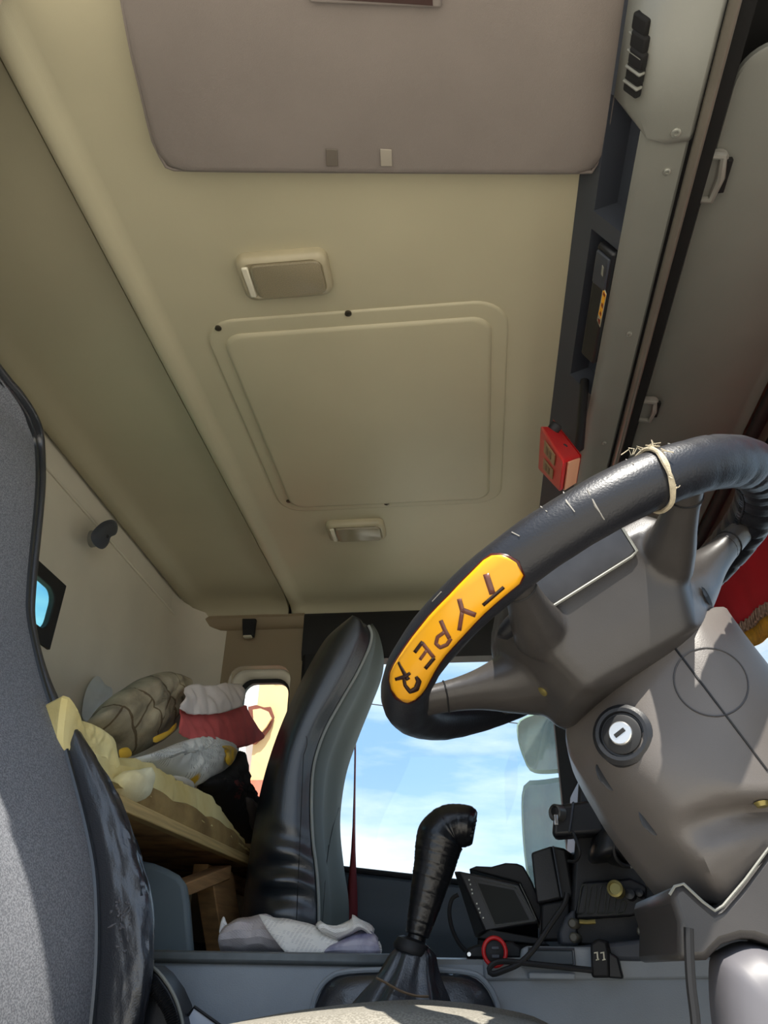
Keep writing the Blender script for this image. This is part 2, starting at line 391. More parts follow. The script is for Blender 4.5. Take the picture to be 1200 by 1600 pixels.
# back wall with rear window
wy = P(99, 922, x=XB).y; wz1 = P(60, 879, x=XB).z; wz0 = P(80, 1000, x=XB).z - .03
rw = rrect(-0.78, wy - .036, wz0 + .036, wz1 - .036, 0.035)  # unseen near part widened behind the seat, for more light on the bunk
S(holed('wall_back', (-1.25, 0.99, 0.0, 1.79), rrect(-0.805, wy - .008, wz0 + .008, wz1 - .008, 0.05), lambda a, b: V((XB, a, b)), (-0.02, 0, 0), M_WALL), 'beige cab back wall behind the bunk', 'wall')
w1 = thing('window_1', 'teal tinted rear cab window in a thick black rubber seal', 'window', (XB, -0.14, wz0)); w1['kind'] = 'structure'
holed('rubber_seal', (-0.812, wy, wz0, wz1), rw, lambda a, b: V((XB + 0.008, a, b)), (-0.020, 0, 0), M_RUBBER, w1, bevel=0.004)
plate('window_pane', [V((XB - 0.002, a, b)) for a, b in rrect(-0.79, wy - .02, wz0 + .02, wz1 - .02, 0.04)], (-0.004, 0, 0), M_TEALG, w1)
S(tube('trim_3', [(XB + .003, y, 1.668) for y in (-1.1, -0.5, 0, 0.5, 0.93)], 0.0045, M_WALL, seg=8), 'thin raised crease line along the back wall', 'trim')
# corner fillet between back wall and far side wall
fil = []
for z in (0.0, 1.745):
    fil.append([V((XB, 0.80, z))] + [V((XB + 0.20 - 0.20 * math.cos(a), 0.80 + 0.195 * math.sin(a), z)) for a in [math.radians(q * 9) for q in range(1, 11)]] + [V((XB - 0.02, 0.999, z))])
S(loft('trim_4', fil, M_WALL, angle=60), 'rounded beige corner between back wall and side wall', 'trim')

# far side wall with quarter window
q2 = rrect(-0.900, -0.662, 0.96, 1.515, 0.055)
S(holed('wall_left', (XB + 0.16, -0.615, 0.0, 1.70), q2, lambda a, b: V((a, YL - 0.012, b)), (0, 0.05, 0), M_WALLD, bevel=0.006), 'brown beige bunk side wall with a small window', 'wall')
w2 = thing('window_2', 'small upright side window beside the bunk with dark rubber seal', 'window', (-0.78, YL, 0.96)); w2['kind'] = 'structure'
rv = []
for k, (g, y) in enumerate(((0.0, YL + 0.03), (0.004, YL + 0.05), (0.018, YL + 0.075), (0.022, YL + 0.085))):
    rv.append([V((a, y, b)) for a, b in rrect(-0.900 + g, -0.662 - g, 0.96 + g, 1.515 - g, 0.055)])
loft('window_reveal', rv, M_WALL, w2, caps=False, solid=0.004)
holed('rubber_seal', (-0.888, -0.674, 0.972, 1.503), rrect(-0.862, -0.688, 1.0, 1.478, 0.045), lambda a, b: V((a, YL + 0.078, b)), (0, 0.025, 0), M_RUBBER, w2, bevel=0.003)
plate('window_pane', [V((a, YL + 0.095, b)) for a, b in rrect(-0.875, -0.676, 0.985, 1.49, 0.045)], (0, 0.004, 0), M_GLASS, w2)
S(box('trim_5', (-0.56, 0.985, 0.86), (0.115, 0.05, 1.70), M_RUBBER, bevel=0.012), 'black door pillar behind the passenger seat', 'trim')

# passenger door
d1 = thing('door_1', 'dark passenger door with large window on the far side', 'door', (-0.1, YL, 0)); d1['kind'] = 'structure'
win = [(P(px, py, y=YL).x, P(px, py, y=YL).z) for px, py in ((903, 1398), (545, 1357))]
def sill(x):
    (xa, za), (xb, zb) = win; return zb + (za - zb) * (x - xb) / (xa - xb)
WX0, WX1, WZ1 = -0.47, 0.285, 1.527
wh = [(WX1, sill(WX1) + .02), (WX1, 1.40), (WX1 - .02, 1.48), (WX1 - .07, WZ1), (0.0, WZ1), (WX0 + .06, WZ1), (WX0 + .015, WZ1 - .02), (WX0, WZ1 - .07), (WX0, 1.1), (WX0, sill(WX0) + .05), (WX0 + .02, sill(WX0) + .008), (WX0 + .05, sill(WX0 + .05)), (0.0, sill(0.0)), (WX1 - .03, sill(WX1 - .03))]
holed('door_frame', (-0.51, 0.43, 0.30, 1.70), wh, lambda a, b: V((a, YL, b)), (0, 0.045, 0), M_RUBBER, d1, bevel=0.004)
plate('door_pane', [V((a + (.012 if a > 0 else -.012), YL + 0.03, b + (.01 if b > 1.2 else -.012))) for a, b in wh], (0, 0.004, 0), M_GLASS, d1)
# door card below the sill, slightly proud, with an armrest bulge
dc = []
for x in (-0.51, -0.3, -0.1, 0.1, 0.3, 0.43):
    z0 = sill(x) - 0.012
    dc.append([V((x, y, z)) for y, z in ((YL + .04, z0), (YL - .012, z0), (YL - .03, z0 - .012), (YL - .035, z0 - .06), (YL - .05, z0 - .10), (YL - .05, z0 - .15), (YL - .04, z0 - .19), (YL - .04, 0.1), (YL + .04, 0.1))])
loft('door_card', dc, M_DOORP, d1, angle=50)
tube('sill_seal', [V((x, YL - .012, sill(x) - .004)) for x in (-0.5, -0.2, 0.1, 0.4)], 0.009, M_RUBBER, d1, seg=8)
S(box('trim_6', (0.49, 0.97, 0.9), (0.12, 0.08, 1.62), M_RUBBER, bevel=0.012), 'black front pillar beside the passenger door', 'trim')

pw_ = [V((x, 1.0, z)) for x, z in ((.43, 0), (1.05, 0), (1.05, .84), (.80, 1.72), (.43, 1.72))]
S(plate('trim_13', pw_, (0, .02, 0), M_RUBBER), 'black corner panel between passenger door and windscreen', 'trim')
# near side: roof rail, rear panel, front pillar (door stands open)
S(loft('wall_right', [[V((x, y, z)) for y, z in ((YR + .01, 1.752), (YR, 1.747), (YR - .02, 1.75), (YR - .03, 1.80), (YR + .01, 1.81))] for x in (-1.13, 0.95)], M_WALLD), 'roof rail above the open driver door', 'wall')
S(holed('trim_7', (-1.11, -0.615, 0.0, 1.74), q2, lambda a, b: V((a, YR, b)), (0, -0.04, 0), M_WALLD), 'rear side panel with added small window behind the driver seat', 'trim')
w4 = thing('window_4', 'unseen small side window added behind the driver seat', 'window', (-0.78, YR, 0.96)); w4['kind'] = 'structure'  # unseen window, mirrored from the far side and added to brighten the bunk
holed('rubber_seal', (-0.91, -0.652, 0.95, 1.525), rrect(-0.875, -0.687, 0.985, 1.49, 0.045), lambda a, b: V((a, YR - .041, b)), (0, -0.02, 0), M_RUBBER, w4, bevel=0.003)  # seal of the added unseen window
plate('window_pane', [V((a, YR - .05, b)) for a, b in rrect(-0.88, -0.68, 0.98, 1.495, 0.045)], (0, -0.004, 0), M_GLASS, w4)  # pane of the added unseen window
S(box('trim_8', (0.66, YR + .02, 0.9), (0.12, 0.07, 1.62), M_RUBBER, bevel=0.01), 'front pillar beside the open driver door', 'trim')
# floor, front bulkhead
S(box('floor', (-0.05, -0.075, -0.02), (2.2, 2.2, 0.04), M_FLOOR, bevel=0), 'dark rubber cab floor', 'floor')
S(box('wall_front', (1.075, -0.075, 0.42), (0.06, 2.2, 0.84), M_DARK, bevel=0.01), 'dark front bulkhead below the windscreen', 'wall')
# windscreen
w3 = thing('window_3', 'large sloping windscreen at the front of the cab', 'window', (1.05, 0, 0.84)); w3['kind'] = 'structure'
hexa('windscreen_pane', [V((1.06, -1.2, 0.84)), V((1.06, 1.0, 0.84)), V((0.80, 1.0, 1.72)), V((0.80, -1.1, 1.72))], [V((1.064, -1.1, 0.84)), V((1.064, 1.0, 0.84)), V((0.804, 1.0, 1.72)), V((0.804, -1.1, 1.72))], M_GLASS, w3, bevel=0)
hexa('windscreen_seal', [V((0.78, -1.1, 1.70)), V((0.78, 1.0, 1.70)), V((0.84, 1.0, 1.69)), V((0.84, -1.1, 1.69))], [V((0.78, -1.1, 1.76)), V((0.78, 1.0, 1.76)), V((0.84, 1.0, 1.76)), V((0.84, -1.1, 1.76))], M_RUBBER, w3)
# roof front above windscreen
S(box('trim_9', (0.70, -0.08, 1.775), (0.30, 2.16, 0.03), M_GAP, bevel=0), 'dark roof front edge over the windscreen', 'trim')

# ================================================================ OUTSIDE
S(box('floor', (0, 0, -1.32), (60, 60, 0.04), M_GROUND, bevel=0), 'sunlit sandy ground outside the truck', 'ground')
bd = thing('building', 'ochre and white house wall seen through the small bunk window', 'building', (-2.1, 4.2, -1.3))
def bx(px, py, y=4.2): return P(px, py, y=y)
xa = bx(330, 1100).x; xm = bx(402, 1100).x; xb = bx(470, 1100).x; zt = bx(400, 985).z; zm = bx(420, 1222).z
hexa('white_wall', [V((xa - 1.5, 4.3, -1.3)), V((xm, 4.3, -1.3)), V((xm, 4.3, zt + .6)), V((xa - 1.5, 4.3, zt + .6))], [V((xa - 1.5, 4.6, -1.3)), V((xm, 4.6, -1.3)), V((xm, 4.6, zt + .6)), V((xa - 1.5, 4.6, zt + .6))], M_WHITE, bd, bevel=0)
hexa('ochre_wall', [V((xm, 4.2, zm)), V((xb, 4.2, zm)), V((xb, 4.2, zt + .6)), V((xm, 4.2, zt + .6))], [V((xm, 4.6, zm)), V((xb, 4.6, zm)), V((xb, 4.6, zt + .6)), V((xm, 4.6, zt + .6))], M_CURT, bd, bevel=0)
hexa('red_plinth', [V((xa - 1.5, 4.12, -1.3)), V((xb + .05, 4.12, -1.3)), V((xb + .05, 4.12, zm)), V((xa - 1.5, 4.12, zm))], [V((xa - 1.5, 4.6, -1.3)), V((xb + .05, 4.6, -1.3)), V((xb + .05, 4.6, zm)), V((xa - 1.5, 4.6, zm))], M_PINK, bd, bevel=0)
pl = [bx(px, py, 4.19) for px, py in ((389, 1106), (402, 1103), (414, 1107), (424, 1106), (429, 1121), (423, 1138), (414, 1150), (400, 1163), (388, 1163), (392, 1140))]
plate('plaster_patch', pl, (0, -0.03, 0), mat('chipped_plaster', (120, 64, 50), 0.9), bd)
pl = [bx(px, py, 4.15) for px, py in ((396, 1110), (408, 1108), (420, 1113), (425, 1123), (417, 1136), (410, 1144), (400, 1146), (397, 1128))]
plate('plaster_patch', pl, (0, -0.02, 0), M_CURT, bd)
pl = [bx(px, py, 4.19) for px, py in ((417, 1047), (447, 1044), (446, 1058), (432, 1060), (427, 1056))]
plate('plaster_patch', pl, (0, -0.02, 0), mat('grey_plaster', (206, 190, 164), 0.9), bd)
ln = [P(px, py, y=9.0) for px, py in ((430, 1080), (580, 1100), (775, 1126), (900, 1140), (1250, 1170))]
setp(tube('power_line', spline(ln, 20), 0.008, M_BLACK, seg=6), 'thin overhead power line crossing the sky outside', 'cable')
# passenger-side mirrors on their arm, outside the door window
mr = thing('wing_mirror', 'pair of rounded wing mirrors outside the passenger window', 'mirror', (0.40, 1.28, 0.7))
def mirror_head(name, pts, y):
    ol = [P(px, py, y=y) for px, py in pts]
    ax = V((0.55, 0.83, 0)).normalized()
    c = sum(ol, V()) / len(ol)
    ol = [PP(px, py, c, ax) for px, py in pts]
    o = pillow(name, ol, -ax, 0.012, 0.07, M_MIRH, mr, n=40, rings=6, power=4)
    g = [c + (p - c) * 0.90 - ax * 0.013 for p in spline(ol, 40, True)]
    plate('mirror_glass', g, -ax * 0.003, M_MIRG, o)
mirror_head('round_mirror', [(812, 1125), (850, 1112), (905, 1118), (930, 1150), (925, 1195), (890, 1206), (835, 1208), (818, 1185), (808, 1150)], 1.28)
mirror_head('main_mirror', [(818, 1228), (850, 1218), (930, 1210), (945, 1230), (945, 1330), (940, 1400), (900, 1412), (845, 1408), (826, 1380), (816, 1300)], 1.26)
tube('mirror_arm', [V((.47, 1.03, 1.45)), P(985, 1040, y=1.30), P(960, 1150, y=1.34), P(955, 1300, y=1.33), P(985, 1430, y=1.20), V((.47, 1.03, .74))], 0.014, M_RUBBER, mr)

# ================================================================ ROOF FITTINGS
# roof hatch cover
hc = thing('roof_hatch_cover', 'flat beige hatch cover with rounded corners in the cab roof', 'hatch cover', (-0.22, -0.12, ZR))
X0, X1, Y0, Y1 = -0.515, 0.083, -0.485, 0.245
def hatch_out(x0, x1, y0, y1, r, z): return [V((x, y, z)) for x, y in rrect(x0, x1, y0, y1, r, 8)]
loft('flange', [hatch_out(X0 - .036, X1 + .036, Y0 - .04, Y1 + .03, .075, ZR + .002), hatch_out(X0 - .034, X1 + .034, Y0 - .038, Y1 + .028, .075, ZR - .004), hatch_out(X0 - .03, X1 + .03, Y0 - .034, Y1 + .024, .072, ZR - .005)], M_HEAD, hc, angle=60)
loft('panel', [hatch_out(X0, X1, Y0, Y1, .045, ZR - .003), hatch_out(X0 + .002, X1 - .002, Y0 + .002, Y1 - .002, .045, ZR - .010), hatch_out(X0 + .010, X1 - .010, Y0 + .010, Y1 - .010, .042, ZR - .012)], M_HEAD, hc, angle=60)
for px, py in ((341, 513), (544, 490), (451, 783), (604, 787), (778, 500), (775, 782)):
    if px < 700: screw(hc, P(px, py, z=ZR - .006), (0, 0, -1), 0.0075)
# two ceiling lights
def ceiling_light(cx, cy, label, dotted):
    t = thing('ceiling_light', label, 'ceiling light', (cx, cy, ZR), 'cab ceiling lights')
    w, d = 0.185, 0.108
    rr = lambda g, z, dx=0: [V((cx + x + dx, cy + y, z)) for x, y in rrect(-w / 2 + g, w / 2 - g, -d / 2 + g, d / 2 - g, 0.022, 6)]
    loft('housing', [rr(0, ZR + .002), rr(0, ZR - .012), rr(.003, ZR - .020), rr(.010, ZR - .023), rr(.012, ZR - .021)], M_LAMPH, t, angle=50)
    lens = [V((cx + x, cy + y, 0)) for x, y in rrect(-w / 2 + .030, w / 2 - .013, -d / 2 + .013, d / 2 - .013, 0.012, 4)]
    up = lambda s, z: [V((cx + .008 + (p.x - cx - .008) * s, cy + (p.y - cy) * s, z)) for p in lens]
    L = loft('lens', [up(1, ZR - .020), up(1, ZR - .0255), up(.97, ZR - .028)], M_LIGHT, t, angle=50)
    clip = [(-w / 2 + .013, -d / 2 + .016), (-w / 2 + .027, -d / 2 + .016), (-w / 2 + .027, d / 2 - .016), (-w / 2 + .013, d / 2 - .016)]
    plate('end_clip', [V((cx + x, cy + y, ZR - .020)) for x, y in clip], (0, 0, -.007), M_LAMPC, t, bevel=.003)
    return t
ceiling_light(-0.333, -0.640, 'larger looking beige ceiling light nearest the sun visor', True)
ceiling_light(-0.338, 0.395, 'small looking beige ceiling light beyond the roof hatch cover', False)

# sun visor swung along the driver side
vz = 1.712
vis = thing('sun_visor', 'grey vinyl sun visor swung flat under the near roof edge', 'sun visor', (-0.1, -1.0, vz))
vo = [P(px, py, z=vz) for px, py in ((186, -20), (205, 78), (222, 150), (236, 210), (246, 238), (262, 258), (285, 266), (600, 269), (905, 270), (928, 262), (944, 240), (957, 190), (972, 95), (986, -20))]
vo += [V((0.27, -1.19, vz)), V((-0.45, -1.19, vz))]
n = len(vo); c = sum(vo, V()) / n
def vring(s, z): return [V((c.x + (p.x - c.x) * s, c.y + (p.y - c.y) * s, z)) for p in vo]
loft('visor_panel', [vring(.97, vz + .012), vring(.992, vz + .010), vring(1, vz + .004), vring(.999, vz - .001), vring(.99, vz - .004), vring(.965, vz - .006), vring(.9, vz - .0065)], M_VISOR, vis, angle=60)
tube('edge_welt', spline([p + V((0, 0, .003)) for p in vo], 90, True), 0.004, M_VISOR, vis, seg=8, closed=True)
for (px, py, mm) in ((518, 246, M_GAP), (603, 246, mat('recess_pale', (156, 148, 134), .6))):
    q = [P(px + a, py + b, z=vz - .0075) for a, b in ((-9, -14), (9, -13), (10, 13), (-8, 13))]
    plate('clip_pad', q, (0, 0, -.002), mat('clip_pad_dark', (100, 92, 82), .7) if mm is M_GAP else mm, vis, bevel=.0008)
q0, q1 = P(484, 2, z=vz - .008), P(690, 10, z=vz - .008)
hexa('mirror_lip', [q0, q1, q1 + V((0, -.05, 0)), q0 + V((0, -.05, 0))], [p + V((0, 0, -.008)) for p in (q0, q1, q1 + V((0, -.05, 0)), q0 + V((0, -.05, 0)))], M_VISOR, vis, bevel=.004)
hexa('mirror', [q0 + V((.012, -.006, -.0075)), q1 + V((-.012, -.006, -.0075)), q1 + V((-.012, -.046, -.0075)), q0 + V((.012, -.046, -.0075))], [q0 + V((.012, -.006, -.009)), q1 + V((-.012, -.006, -.009)), q1 + V((-.012, -.046, -.009)), q0 + V((.012, -.046, -.009))], mat('visor_mirror_cover', (70, 52, 48), .3), vis, bevel=.0005)

# ================================================================ OVERHEAD CONSOLE
oc = thing('overhead_console', 'dark and grey plastic overhead console with open slots above the windscreen', 'overhead console', (0.3, -0.1, 1.632))
yc = lambda px, py: P(px, py, x=0.285).y
base = [(.233, 1.79), (.233, 1.748), (.258, 1.706), (.264, 1.696), (.288, 1.656), (.296, 1.644)]
notch = [(.233, 1.79), (.233, 1.748), (.258, 1.706), (.300, 1.722), (.322, 1.680), (.296, 1.644)]
ya, yb, ycc, ydd = yc(1000, 205), yc(968, 395), yc(962, 405), yc(921, 650)
seq = [(-1.13, 0), (ya, 0), (ya + .002, 1), (yb, 1), (yb + .002, 0), (ycc + .012, 0), (ycc + .014, 1), (ydd, 1), (ydd + .002, 0), (0.93, 0)]
loft('fascia', [[V((x, y, z)) for x, z in (notch if f else base)] for y, f in seq], M_CHAR, oc, closed=False, angle=30)
low = [(.296, 1.644), (.300, 1.639), (.310, 1.6345), (.335, 1.632), (.366, 1.633), (.372, 1.640), (.372, 1.79)]
loft('underside', [[V((x, y, z)) for x, z in low] for y in (-1.13, yc(1050, 222), .93)], M_GREY, oc, closed=False, angle=35)
ecv = [(.262, 1.698), (.275, 1.664), (.290, 1.640), (.305, 1.631), (.335, 1.6285), (.366, 1.629), (.374, 1.638), (.376, 1.70)]
ye = P(1055, 222, z=1.632).y
yk = P(985, 180, z=1.66).y
er = []
for y, cut in ((-1.13, 0), (yk - .01, 0), (ye - .012, 3), (ye - .002, 4)):
    er.append([V((max(x, ecv[cut][0]), y, ecv[cut][1] if x < ecv[cut][0] else z)) for x, z in ecv])
loft('end_cover', er, M_GREY, oc, closed=False, solid=.003, angle=40)
# louvre slots on the end cover
for i, (px, py) in enumerate(((1000, 38), (997, 66), (994, 92), (990, 115), (986, 136))):
    p = P(px, py, x=.272) + V((.83, 0, .55)).normalized() * .0035
    box('vent_slot', p, (.028, .022, .012), M_GAP, oc, bevel=.003, axes=(V((.55, .1, -.83)).normalized(), V((0, 1, 0)), V((.83, 0, .55)).normalized()))
    if i < 4: box('vent_slat', p + V((-.002, .0150, -.002)), (.030, .004, .012), M_GREY, oc, bevel=.0015, axes=(V((.55, .1, -.83)).normalized(), V((0, 1, 0)), V((.83, 0, .55)).normalized()))
for px, py, r in ((1056, 207, .0075), (1042, 268, .006), (983, 522, .0055), (944, 692, .005)):
    screw(oc, P(px, py, z=1.627 if py < 220 else 1.631), (0, 0, -1), r, M_PALE)
tube('edge_strip', [V((.384, y, 1.633)) for y in (-1.18, -.8, -.4, 0, .35)], .0085, M_STRIP, oc, seg=14)
box('channel', (.40, -.1, 1.72), (.05, 2.05, .11), M_GAP, oc, bevel=0)
# hinged storage lid
lz = 1.700
lid = thing('storage_lid', 'wide grey overhead storage lid with two hinge brackets', 'storage lid', (0.56, -.2, lz))
ls = 1.15
lo2 = rrect(.438, .705, P(1150, 75, z=lz).y, .78, .055, 8)
loft('lid_panel', [[V((x, y, lz + .012)) for x, y in lo2], [V((x, y, lz + .003)) for x, y in lo2], [V((.566 + (x - .566) * .985, -.1 + (y + .1) * .996, lz)) for x, y in lo2]], M_GREY, lid, angle=40)
def hinge(px, py, k):
    p = P(px, py, z=lz - .008)
    h = loft('hinge', [[p + V((x * k, y * k, z)) for x, y in rrect(-.022, .016, -.032, .032, .012, 4)] for x0, z in ((0, .006), (0, -.006))], M_BRACKET, lid, bevel=.003)
    box('hinge_gap', p + V((.017 * k, .002, -.004)), (.008 * k, .046 * k, .010), M_GAP, h, bevel=.002)
    tube('hinge_pin', [p + V((-.018 * k, -.030 * k, -.006)), p + V((.006 * k, -.030 * k, -.012)), p + V((.010 * k, 0, -.013)), p + V((.006 * k, .030 * k, -.012)), p + V((-.018 * k, .030 * k, -.006))], .0055 * k, M_BRACKET, h, seg=8)
hinge(1110, 272, 1.35); hinge(1013, 637, 1.15)
S(tube('trim_10', [V((.722, y, 1.690)) for y in (-1.1, -.4, .3, .95)], .016, M_RUBBER, seg=10), 'black seal along the front edge of the storage lid', 'trim')
S(hexa('trim_11', [V((.72, -1.1, 1.735)), V((.72, .98, 1.735)), V((.83, .98, 1.70)), V((.83, -1.1, 1.70))], [V((.72, -1.1, 1.76)), V((.72, .98, 1.76)), V((.83, .98, 1.74)), V((.83, -1.1, 1.74))], mat('header_brown', (122, 104, 90), .6)), 'brown windscreen header panel beyond the storage lid', 'trim')

# two-way radio in the console slot
rd = thing('two_way_radio', 'slim black radio with yellow label in the overhead console slot', 'radio', P(945, 470, x=.30))
ra, rb = P(957, 398, x=.288), P(922, 545, x=.288)
fx = V((.52, 0, -.85)).normalized(); fn = V((-.85, 0, -.52)).normalized()
mid = (ra + rb) / 2
L = (rb - ra).length
box('radio_body', mid - fn * .010 + fx * .0, (.044, L, .045), M_DARK, rd, bevel=.006, axes=(fx, V((0, 1, 0)), fn))
box('radio_face', mid + V((0, -L * .33, 0)) + fn * .0135 , (.036, L * .26, .006), M_CHAR, rd, bevel=.004, axes=(fx, V((0, 1, 0)), fn))
# label plate and its yellow figures
pc = PP(940, 481, mid + fn * .0135, fn)
def lab(name, pts, th, mm, par, off):
    return plate(name, [PP(px, py, mid + fn * (.0125 + off), fn) for px, py in pts], fn * th, mm, par)
lb = lab('label', [(943.5, 447), (948, 460), (938, 511), (933.5, 500)], .0012, mat('label_silver', (170, 164, 140), .4), rd, .001)
for q in ([(943, 452), (947, 461), (945.5, 468), (941.5, 460)], [(941.5, 462), (945, 470), (943, 478), (940, 471)], [(939.8, 473), (942.6, 481), (941, 488), (937.8, 480)], [(937.5, 482), (940.5, 490), (939, 498), (935.5, 490)]):
    f = lab('label_figure', q, .001, M_YEL, lb, .0024)
for q in ([(943.6, 456), (946, 461), (945, 464), (942.6, 459)], [(941, 473), (942.2, 476), (941.5, 482), (940, 477)], [(938.3, 486), (939.6, 490), (939, 494), (937.3, 489)], [(934.7, 497), (937.6, 500), (937, 507), (935, 503)]):
    lab('label_figure', q, .001, mat('label_red_brown', (110, 40, 20), .5), lb, .0036)
lab('badge', [(941.5, 414), (943.5, 418), (942, 432), (939.5, 428)], .001, M_PALE, rd, .010)

# red warning unit on the console end
rx, rx2 = .160, .222
A = [P(px, py, x=rx) for px, py in ((845, 665), (881, 720), (874, 770), (841, 734))]
off = P(907, 711, x=rx2) - A[1]
B = [p + off for p in A]
ru = thing('warning_unit', 'small red plastic box with black knob under the console end', 'warning unit', sum(A + B, V()) / 8)
hexa('casing', A, B, M_RED, ru, bevel=.005)
# bottom flange behind
fl = [B[0] + (B[0] - B[1]) * .25, B[1], B[2], B[3] + (B[3] - B[2]) * .1]
hexa('back_plate', [p + (off.normalized() * .002) for p in fl], [p + off.normalized() * .006 + (p - sum(fl, V()) / 4) * .04 for p in fl], M_RED, ru, bevel=.002)
u1 = (A[1] - A[0]); v1 = (A[3] - A[0]); nn = u1.cross(v1).normalized()
if nn.dot(CAM - A[0]) < 0: nn = -nn
def bil(a, b): return (A[0] * (1 - a) + A[1] * a) * (1 - b) + (A[3] * (1 - a) + A[2] * a) * b
for a0, a1, b0, b1 in ((.28, .74, .14, .42), (.30, .72, .56, .82)):
    w = plate('label_window', [bil(a, b) + nn * .001 for a, b in ((a0, b0), (a1, b0), (a1, b1), (a0, b1))], nn * .0015, mat('tan_label', (150, 116, 78), .5), ru)
    for s in (.25, .55):
        plate('label_mark', [bil(a0 + (a1 - a0) * a, b0 + (b1 - b0) * b) + nn * .0026 for a, b in ((s, .2), (s + .18, .2), (s + .18, .8), (s, .8))], nn * .0008, mat('label_mark_dark', (104, 72, 48), .5), w)
n2 = u1.cross(off).normalized()
if n2.dot(CAM - A[0]) < 0: n2 = -n2
kc = A[0] + u1 * .16 + off * .52
lathe('knob', kc, n2, [(0, -.004), (.0125, -.004), (.0125, .012), (.010, .015), (.007, .015), (.006, .010), (0, .010)], M_BLACK, ru, seg=18)
lathe('small_button', A[0] + u1 * .68 + off * .55, n2, [(0, 0), (.0045, 0), (.004, .002), (0, .003)], M_BLACK, ru, seg=14)
n3 = v1.cross(off).normalized()
if n3.dot(CAM - A[1]) < 0: n3 = -n3
w2v = A[2] - A[1]
plate('lens', [A[1] + off * a + w2v * b + n3 * .001 for a, b in ((.16, .06), (.86, .06), (.86, .97), (.16, .97))], n3 * .003, M_ORNG, ru, bevel=.001)

bc_ = sum(B, V()) / 4
tube('mount_bracket', [bc_ - off * .1, bc_ + V((.03, 0, .02)), V((.285, bc_.y, 1.675))], .010, M_BLACK, ru, seg=10)
# wall knob hook and small hook
hk = thing('coat_hook', 'dark grey round coat hook on the back wall under the roof', 'hook', P(160, 836, x=XB + .02))
p = P(158, 838, x=XB + .03)
lathe('base', P(147, 842, x=XB + .008), (1, 0, 0), [(0, -.01), (.026, -.01), (.024, .004), (.012, .010), (0, .010)], M_BRACKET, hk)
tube('stem', spline([P(150, 842, x=XB + .012), P(156, 842, x=XB + .04), P(163, 836, x=XB + .065)], 8), .016, M_CHAR, hk, seg=14)
pillow('cap', [P(px, py, x=XB + .066) for px, py in ((145, 830), (160, 816), (176, 812), (184, 820), (182, 834), (172, 840), (168, 852), (160, 858), (150, 854), (142, 842))], (1, -.3, -.2), .012, .012, M_CHAR, hk, n=36, rings=6)
lathe('hole', P(168, 838, x=XB + .078), (1, -.5, -.3), [(0, 0), (.005, 0), (.004, .002), (0, .002)], M_BLACK, hk, seg=12)
h2 = thing('small_hook', 'small black hook with pale tip on the rail above bunk window', 'hook', P(386, 985, y=.95))
hexa('bracket', [P(px, py, y=.945) for px, py in ((378, 966), (400, 966), (396, 994), (379, 994))], [P(px, py, y=.945) + V((0, .02, 0)) for px, py in ((378, 966), (400, 966), (396, 994), (379, 994))], M_BLACK, h2, bevel=.004)
box('tip', P(387, 995, y=.94), (.032, .02, .008), M_LAMPC, h2, bevel=.003)

# ================================================================ WINDSCREEN VALANCE
va = thing('windscreen_valance', 'red cloth valance with gold fringe hanging at the windscreen top', 'curtain', (.84, .1, 1.4))
top = [V((.815, y, 1.70)) for y in (-1.0, -.7, -.4, -.1, .2, .5, .8, .96)]
h0, h1 = P(1145, 985, x=.80), P(1200, 942, x=.80)
def hem(y): return h1.z + (h0.z - h1.z) * (y - h1.y) / (h0.y - h1.y)
e2 = [V((.802, y, max(1.36, min(1.62, hem(y))))) for y in [-1.0 + .14 * k for k in range(15)]]
NB = 70
def along(pts, t):
    pts = sorted(pts, key=lambda p: p.y); y = -1.0 + 1.96 * t
    for a, b in zip(pts, pts[1:]):
        if a.y <= y <= b.y: return a.lerp(b, (y - a.y) / max(1e-6, b.y - a.y))
    return pts[-1] if y > pts[-1].y else pts[0]
def vrow(f):
    r = []
    for i in range(NB):
        t = i / (NB - 1); a = V((.785, -1.0 + 1.96 * t, 1.70)); b = along(e2, t); b = V((b.x, a.y, b.z))
        p = a.lerp(b, f); p.x += .006 * math.sin(i * .9) * min(1, f); r.append(p)
    return r
loft('cloth', [vrow(f) for f in (0, .2, .4, .6, .8, 1.0)], M_REDC, va, closed=False, solid=.002, angle=80)
loft('fringe_band', [vrow(f) for f in (.99, 1.10)], M_FRNG, va, closed=False, solid=.004, angle=80)
loft('gold_edge', [vrow(f) for f in (1.10, 1.28)], M_GOLD, va, closed=False, solid=.003, angle=80)
fr = vrow(1.045)
for i in range(30, NB - 1):
    a = fr[i]; b = fr[i + 1]; mm = a.lerp(b, .5)
    pts = [mm + V((-.006, .012 * math.cos(q), .016 * math.sin(q))) for q in [k * math.pi / 4 for k in range(8)]]
    tube('fringe_loop', pts, .003, M_FRNG, va, seg=5, closed=True)

